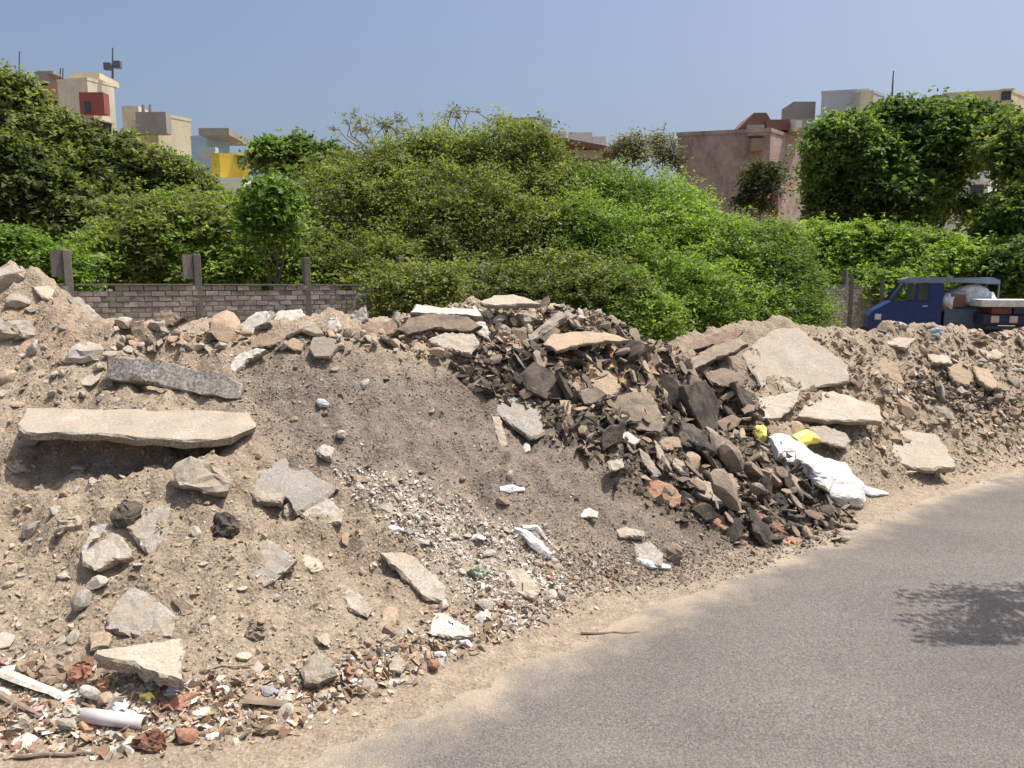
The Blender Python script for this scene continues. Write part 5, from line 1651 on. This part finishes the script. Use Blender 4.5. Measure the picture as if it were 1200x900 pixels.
# pink building
b7 = building("old_building", "weathered pink building with a stained wall, right of the thicket", 790, 896, 952, 152, 46, R(44), M_PINK,
              wins=[('l', .15, 168, .8, .8), ('r', .15, 235, .5, 1.6)])
bm = bmesh.new()
a = at(866, 150, 47.5); b_ = at(902, 132, 47.5)
vs = [(a.x, 47.5, a.z), (b_.x + .4, 47.5, a.z), (b_.x - .2, 47.5, b_.z), (a.x + .9, 47.5, b_.z)]
f = [bm.verts.new(v) for v in vs]; k = [bm.verts.new((v[0], 50, v[2])) for v in vs]
bm.faces.new(f); bm.faces.new(k[::-1])
for i in range(4): bm.faces.new((f[i], k[i], k[(i + 1) % 4], f[(i + 1) % 4]))
addpart(b7, bm, "roof_hood", M_ROOFR)
for x0, x1, y0, y1, m_ in ((898, 925, 140, 152, M_ROOFR), (925, 950, 140, 154, M_GREYW), (932, 940, 141, 149, M_WHITEW), (876, 896, 146, 153, M_GREYW)):
    bm = bmesh.new(); wbox(bm, x0, x1, y0, y1, 47.2 if m_ is not M_WHITEW else 46.5, 1.5); addpart(b7, bm, "roof_clutter", m_)
bm = bmesh.new(); wbox(bm, 880, 896, 162, 176, 45.6, .5); addpart(b7, bm, "patch", M_TAN)
bm = bmesh.new(); wbox(bm, 905, 912, 225, 266, 45.9, .4); addpart(b7, bm, "drain_pipe", M_REDP)

b8 = building("apartment_building", "blue-grey tower block with a cream sunlit side behind the round tree", 952, 1005, 1024, 105, 66, R(50), M_BLUEG, wins=[('l', .3, 240, 1.4, 1.4)])
bm = bmesh.new(); wbox(bm, 928, 956, 119, 165, 69, 3); addpart(b8, bm, "side_wing", M_GREYW)
bm = bmesh.new(); wbox(bm, 1006, 1024, 106, 150, 65.3, 1.2); addpart(b8, bm, "sunlit_face", M_CREAM)  # cream box paints in the sunlight on the tower block's right face
bm = bmesh.new(); add_cyl(bm, at(1045, 120, 66), at(1047, 83, 66), .10, .05, n=6); addpart(b8, bm, "mast", bpy.data.materials["mast_metal"])
b9 = building("apartment_building", "pale yellow building rising over the right side of the round tree", 1090, 1168, 1192, 106, 64, R(52), M_CREAM2, wins=[('l', .08, 112, .7, .7)])
bm = bmesh.new(); wbox(bm, 1094, 1112, 111, 120, 61, 1); addpart(b9, bm, "balcony", M_ORANGE)
b10 = building("house", "white house glimpsed through the gap of the trees at right", 1098, 1150, 1175, 186, 44, R(45), M_WHITEW, wins=[('l', .25, 222, .7, .5)])

# ------------------------------------------------------------------ blue truck
def truck():
    Y = 20.5
    s = Y / FPX
    x0 = at(1017, 380, Y).x
    root = empty("pickup_truck", (x0, Y, 0), R(-21))
    tag(root, "dark blue small truck with white sacks on its bed, behind the right ridge", "truck")
    blue = plain_mat("blue_paint", (.010, .032, .15), .4, var=.2, spec=.4)
    dull = plain_mat("dull_blue_grey", (.10, .14, .18), .6, var=.2)
    pale = plain_mat("pale_roof_sheet", (.17, .22, .28), .5, var=.2)
    rub = plain_mat("rubber", (.02, .02, .02), .85)
    chrome = plain_mat("steel", (.5, .5, .52), .35, metal=.8)
    s = .0215
    X = lambda px: (px - 1017) * s
    Zr = lambda py: zrow(py, Y)
    Wd = 1.45
    def side(pts_, y0, y1, name, mat):
        bm = bmesh.new()
        a = [bm.verts.new((p[0], y0, p[1])) for p in pts_]; b_ = [bm.verts.new((p[0], y1, p[1])) for p in pts_]
        for i in range(len(a)): bm.faces.new((a[i], a[(i + 1) % len(a)], b_[(i + 1) % len(a)], b_[i]))
        bm.faces.new(a[::-1]); bm.faces.new(b_)
        es = [e for e in bm.edges]
        bmesh.ops.bevel(bm, geom=es, offset=.018, segments=2, affect='EDGES')
        return bm_obj(name, bm, mat, root)
    # lower body with bonnet
    side([(X(1017), .38), (X(1017), Zr(370)), (X(1022), Zr(364)), (X(1042), Zr(353)), (X(1099), Zr(351)), (X(1099), .38), (X(1072), .38), (X(1066), .66), (X(1040), .66), (X(1034), .38)], 0, Wd, "body", blue)
    # cab posts and roof: windows stay open between
    for (xa, xb, xc_, xd) in ((1040, 1044, 1055, 1059), (1068, 1072, 1070, 1074), (1083, 1099, 1083, 1099)):
        for (ya, yb) in ((.02, .07), (Wd - .07, Wd - .02)):
            side([(X(xa), Zr(353)), (X(xb), Zr(353)), (X(xd), Zr(331)), (X(xc_), Zr(331))], ya, yb, "door_post", blue)
    side([(X(1055), Zr(332)), (X(1056), Zr(327)), (X(1060), Zr(325)), (X(1103), Zr(325)), (X(1103), Zr(332))], -.01, Wd + .01, "roof", pale)
    side([(X(1097), Zr(352)), (X(1100), Zr(352)), (X(1100), Zr(332)), (X(1097), Zr(332))], .06, Wd - .06, "rear_panel", blue)
    bm = bmesh.new()
    a = [(X(1043), Zr(353)), (X(1057), Zr(331))]
    v = [bm.verts.new(c) for c in ((a[0][0], .07, a[0][1]), (a[0][0], Wd - .07, a[0][1]), (a[1][0], Wd - .07, a[1][1]), (a[1][0], .07, a[1][1]))]
    bm.faces.new(v); bmesh.ops.solidify(bm, geom=bm.faces[:], thickness=.01)
    gl, nt, b, out = new_mat("clear_glass"); b.inputs["Base Color"].default_value = (.12, .15, .16, 1); b.inputs["Transmission Weight"].default_value = .7; b.inputs["Roughness"].default_value = .12
    bm_obj("windscreen", bm, gl, root)
    bm = bmesh.new(); add_box(bm, ((X(1060) + X(1083)) / 2, .045, Zr(342)), (X(1083) - X(1058), .006, .44)); bm_obj("side_window", bm, gl, root)
    for xx in (1066, 1080):
        bm = bmesh.new(); add_box(bm, (X(xx), Wd * .5, .95), (.14, 1.1, .75)); bmesh.ops.bevel(bm, geom=bm.edges[:], offset=.04, segments=2, affect='EDGES'); bm_obj("seat", bm, rub, root)
        break
    # door line, handle, headlight, bumper
    side([(X(1060), .48), (X(1060), Zr(353)), (X(1083), Zr(353)), (X(1083), .48)], -.012, 0.004, "door", blue)
    bm = bmesh.new(); add_box(bm, (X(1080), -.03, Zr(358)), (.12, .03, .03)); bm_obj("door_handle", bm, chrome, root)
    bm = bmesh.new(); add_box(bm, (X(1028), -.012, Zr(371)), (.16, .03, .15)); bmesh.ops.bevel(bm, geom=bm.edges[:], offset=.01, segments=1, affect='EDGES'); bm_obj("headlight", bm, plain_mat("lamp_lens", (.55, .58, .60), .2), root)
    bm = bmesh.new(); add_box(bm, (X(1016), Wd / 2, .45), (.12, Wd + .06, .14)); bmesh.ops.bevel(bm, geom=bm.edges[:], offset=.02, segments=2, affect='EDGES'); bm_obj("bumper", bm, rub, root)
    # bed
    side([(X(1102), .62), (X(1102), Zr(361)), (X(1160), Zr(361)), (X(1160), .62)], 0, .04, "bed_side", dull)
    side([(X(1102), .62), (X(1102), Zr(361)), (X(1160), Zr(361)), (X(1160), .62)], Wd - .04, Wd, "bed_side", dull)
    side([(X(1102), .55), (X(1102), .64), (X(1162), .64), (X(1162), .55)], .05, Wd - .05, "bed_floor", dull)
    # canopy frame and sheet over the bed
    for xx in (1158,):
        for yy in (.02, Wd - .05):
            bm = bmesh.new(); add_box(bm, (X(xx), yy + .015, (Zr(361) + Zr(328)) / 2), (.035, .035, Zr(328) - Zr(361))); bm_obj("frame_post", bm, dull, root)
    side([(X(1103), Zr(331)), (X(1103), Zr(326)), (X(1150), Zr(325)), (X(1159), Zr(329)), (X(1159), Zr(333)), (X(1120), Zr(331))], 0, Wd, "canopy", pale)
    # wheels
    for xx in (1053, 1142):
        for yy in (.02, Wd - .18):
            bm = bmesh.new(); c = Vector((X(xx), yy, .29))
            bmesh.ops.create_cone(bm, cap_ends=True, segments=28, radius1=.29, radius2=.29, depth=.16, matrix=Matrix.Translation(c + Vector((0, .08, 0))) @ Matrix.Rotation(math.pi / 2, 4, 'X'))
            bmesh.ops.bevel(bm, geom=bm.edges[:], offset=.012, segments=1, affect='EDGES')
            w = bm_obj("wheel", bm, rub, root)
            bm = bmesh.new(); bmesh.ops.create_cone(bm, cap_ends=True, segments=20, radius1=.17, radius2=.15, depth=.18, matrix=Matrix.Translation(c + Vector((0, .08, 0))) @ Matrix.Rotation(math.pi / 2, 4, 'X'))
            bm_obj("rim", bm, chrome, w)
    M = Matrix.Translation(root.location) @ Matrix.Rotation(R(-21), 4, 'Z')
    # load: separate things
    rnd = random.Random(9)
    sackm = plain_mat("white_sack", (.68, .70, .74), .7, var=.1, sc=5, bd=.01)
    for k, (px, py, w, h, lab) in enumerate([
        (1133, 346, 30, 20, "large white sack on the middle of the truck bed"),
        (1120, 342, 20, 8, "flat white bundle on top of the brown box on the truck bed"),
        (1149, 352, 20, 16, "pale bluish white sack at the rear of the truck bed"),
        (1104, 354, 12, 16, "small white sack behind the truck cab")]):
        bm = rock_bm(400 + k, cuts=4, sub=3, sx=w * s * 1.15, sy=.7, sz=h * s * 1.2)
        for v in bm.verts: v.co += Vector([rnd.uniform(-.015, .015) for _ in range(3)])
        o = bm_obj("sack", bm, sackm, loc=M @ Vector((X(px), .5 if k < 3 else .3, Zr(py))), smooth=False)
        tag(o, lab, "sack")
    bm = bmesh.new(); add_box(bm, (0, 0, 0), (.36, .36, .32)); bmesh.ops.bevel(bm, geom=bm.edges[:], offset=.008, segments=1, affect='EDGES')
    tag(bm_obj("cardboard_box", bm, plain_mat("cardboard", (.24, .12, .07), .85), loc=M @ Vector((X(1114), .22, Zr(352)))), "brown cardboard box on the truck bed beside the white sacks", "box")
    bm = bmesh.new(); add_box(bm, (0, 0, 0), (1.3, 1.0, .5)); 
    tag(bm_obj("load_crate", bm, dull, loc=M @ Vector((X(1131), .75, .91))), "dull blue-grey crate low on the truck bed under the sacks", "crate")


truck()


def cart():
    Y = 18.5; s = Y / FPX
    x0 = at(1150, 380, Y).x
    root = empty("cart", (x0, Y, 0), R(-21))
    tag(root, "dark blue cart with two pale square plates under a white sheet, at the right edge", "cart")
    navy = plain_mat("navy_frame", (.015, .025, .07), .5, var=.2)
    red = plain_mat("red_brown_board", (.13, .035, .03), .7, var=.25)
    Zr = lambda py: zrow(py, Y); X = lambda px: (px - 1150) * .0195
    def bx_(name, xa, xb, ya, yb, y0, y1, mat):
        bm = bmesh.new()
        add_box(bm, ((X(xa) + X(xb)) / 2, (y0 + y1) / 2, (Zr(ya) + Zr(yb)) / 2), (X(xb) - X(xa), y1 - y0, Zr(ya) - Zr(yb)))
        bmesh.ops.bevel(bm, geom=bm.edges[:], offset=.012, segments=1, affect='EDGES')
        return bm_obj(name, bm, mat, root)
    bx_("side_board", 1160, 1182, 360, 368, -.01, 1.3, red)
    bx_("side_board", 1183.5, 1240, 360, 368, -.01, 1.3, navy)
    bx_("lower_panel", 1152, 1240, 368.5, 381, .02, 1.28, navy)
    for a in (1160, 1180, 1203): bx_("square_plate", a, a + 9, 370, 378, -.02, .018, plain_mat("pale_plate", (.50, .40, .36), .6) if a == 1160 else bpy.data.materials["pale_plate"])
    bx_("bumper", 1154, 1240, 382, 386, -.06, .2, navy)
    bx_("sheet", 1148, 1242, 351, 359.5, -.03, 1.32, M_PLASTIC)
    for a in (1168, 1222):
        bm = bmesh.new()
        bmesh.ops.create_cone(bm, cap_ends=True, segments=26, radius1=.33, radius2=.33, depth=.12, matrix=Matrix.Translation((X(a), .4, .33)) @ Matrix.Rotation(math.pi / 2, 4, 'X'))
        w = bm_obj("wheel", bm, bpy.data.materials["rubber"], root)
    bx_("axle", 1160, 1230, 392, 396, .3, .9, navy)


cart()
print('tris', sum(len(m.polygons) if len(m.polygons) > 50000 and m.name.startswith('crown') else sum(len(p.vertices) - 2 for p in m.polygons) for m in bpy.data.meshes))
print("loose pieces", nloose, "objects", len(bpy.data.objects))
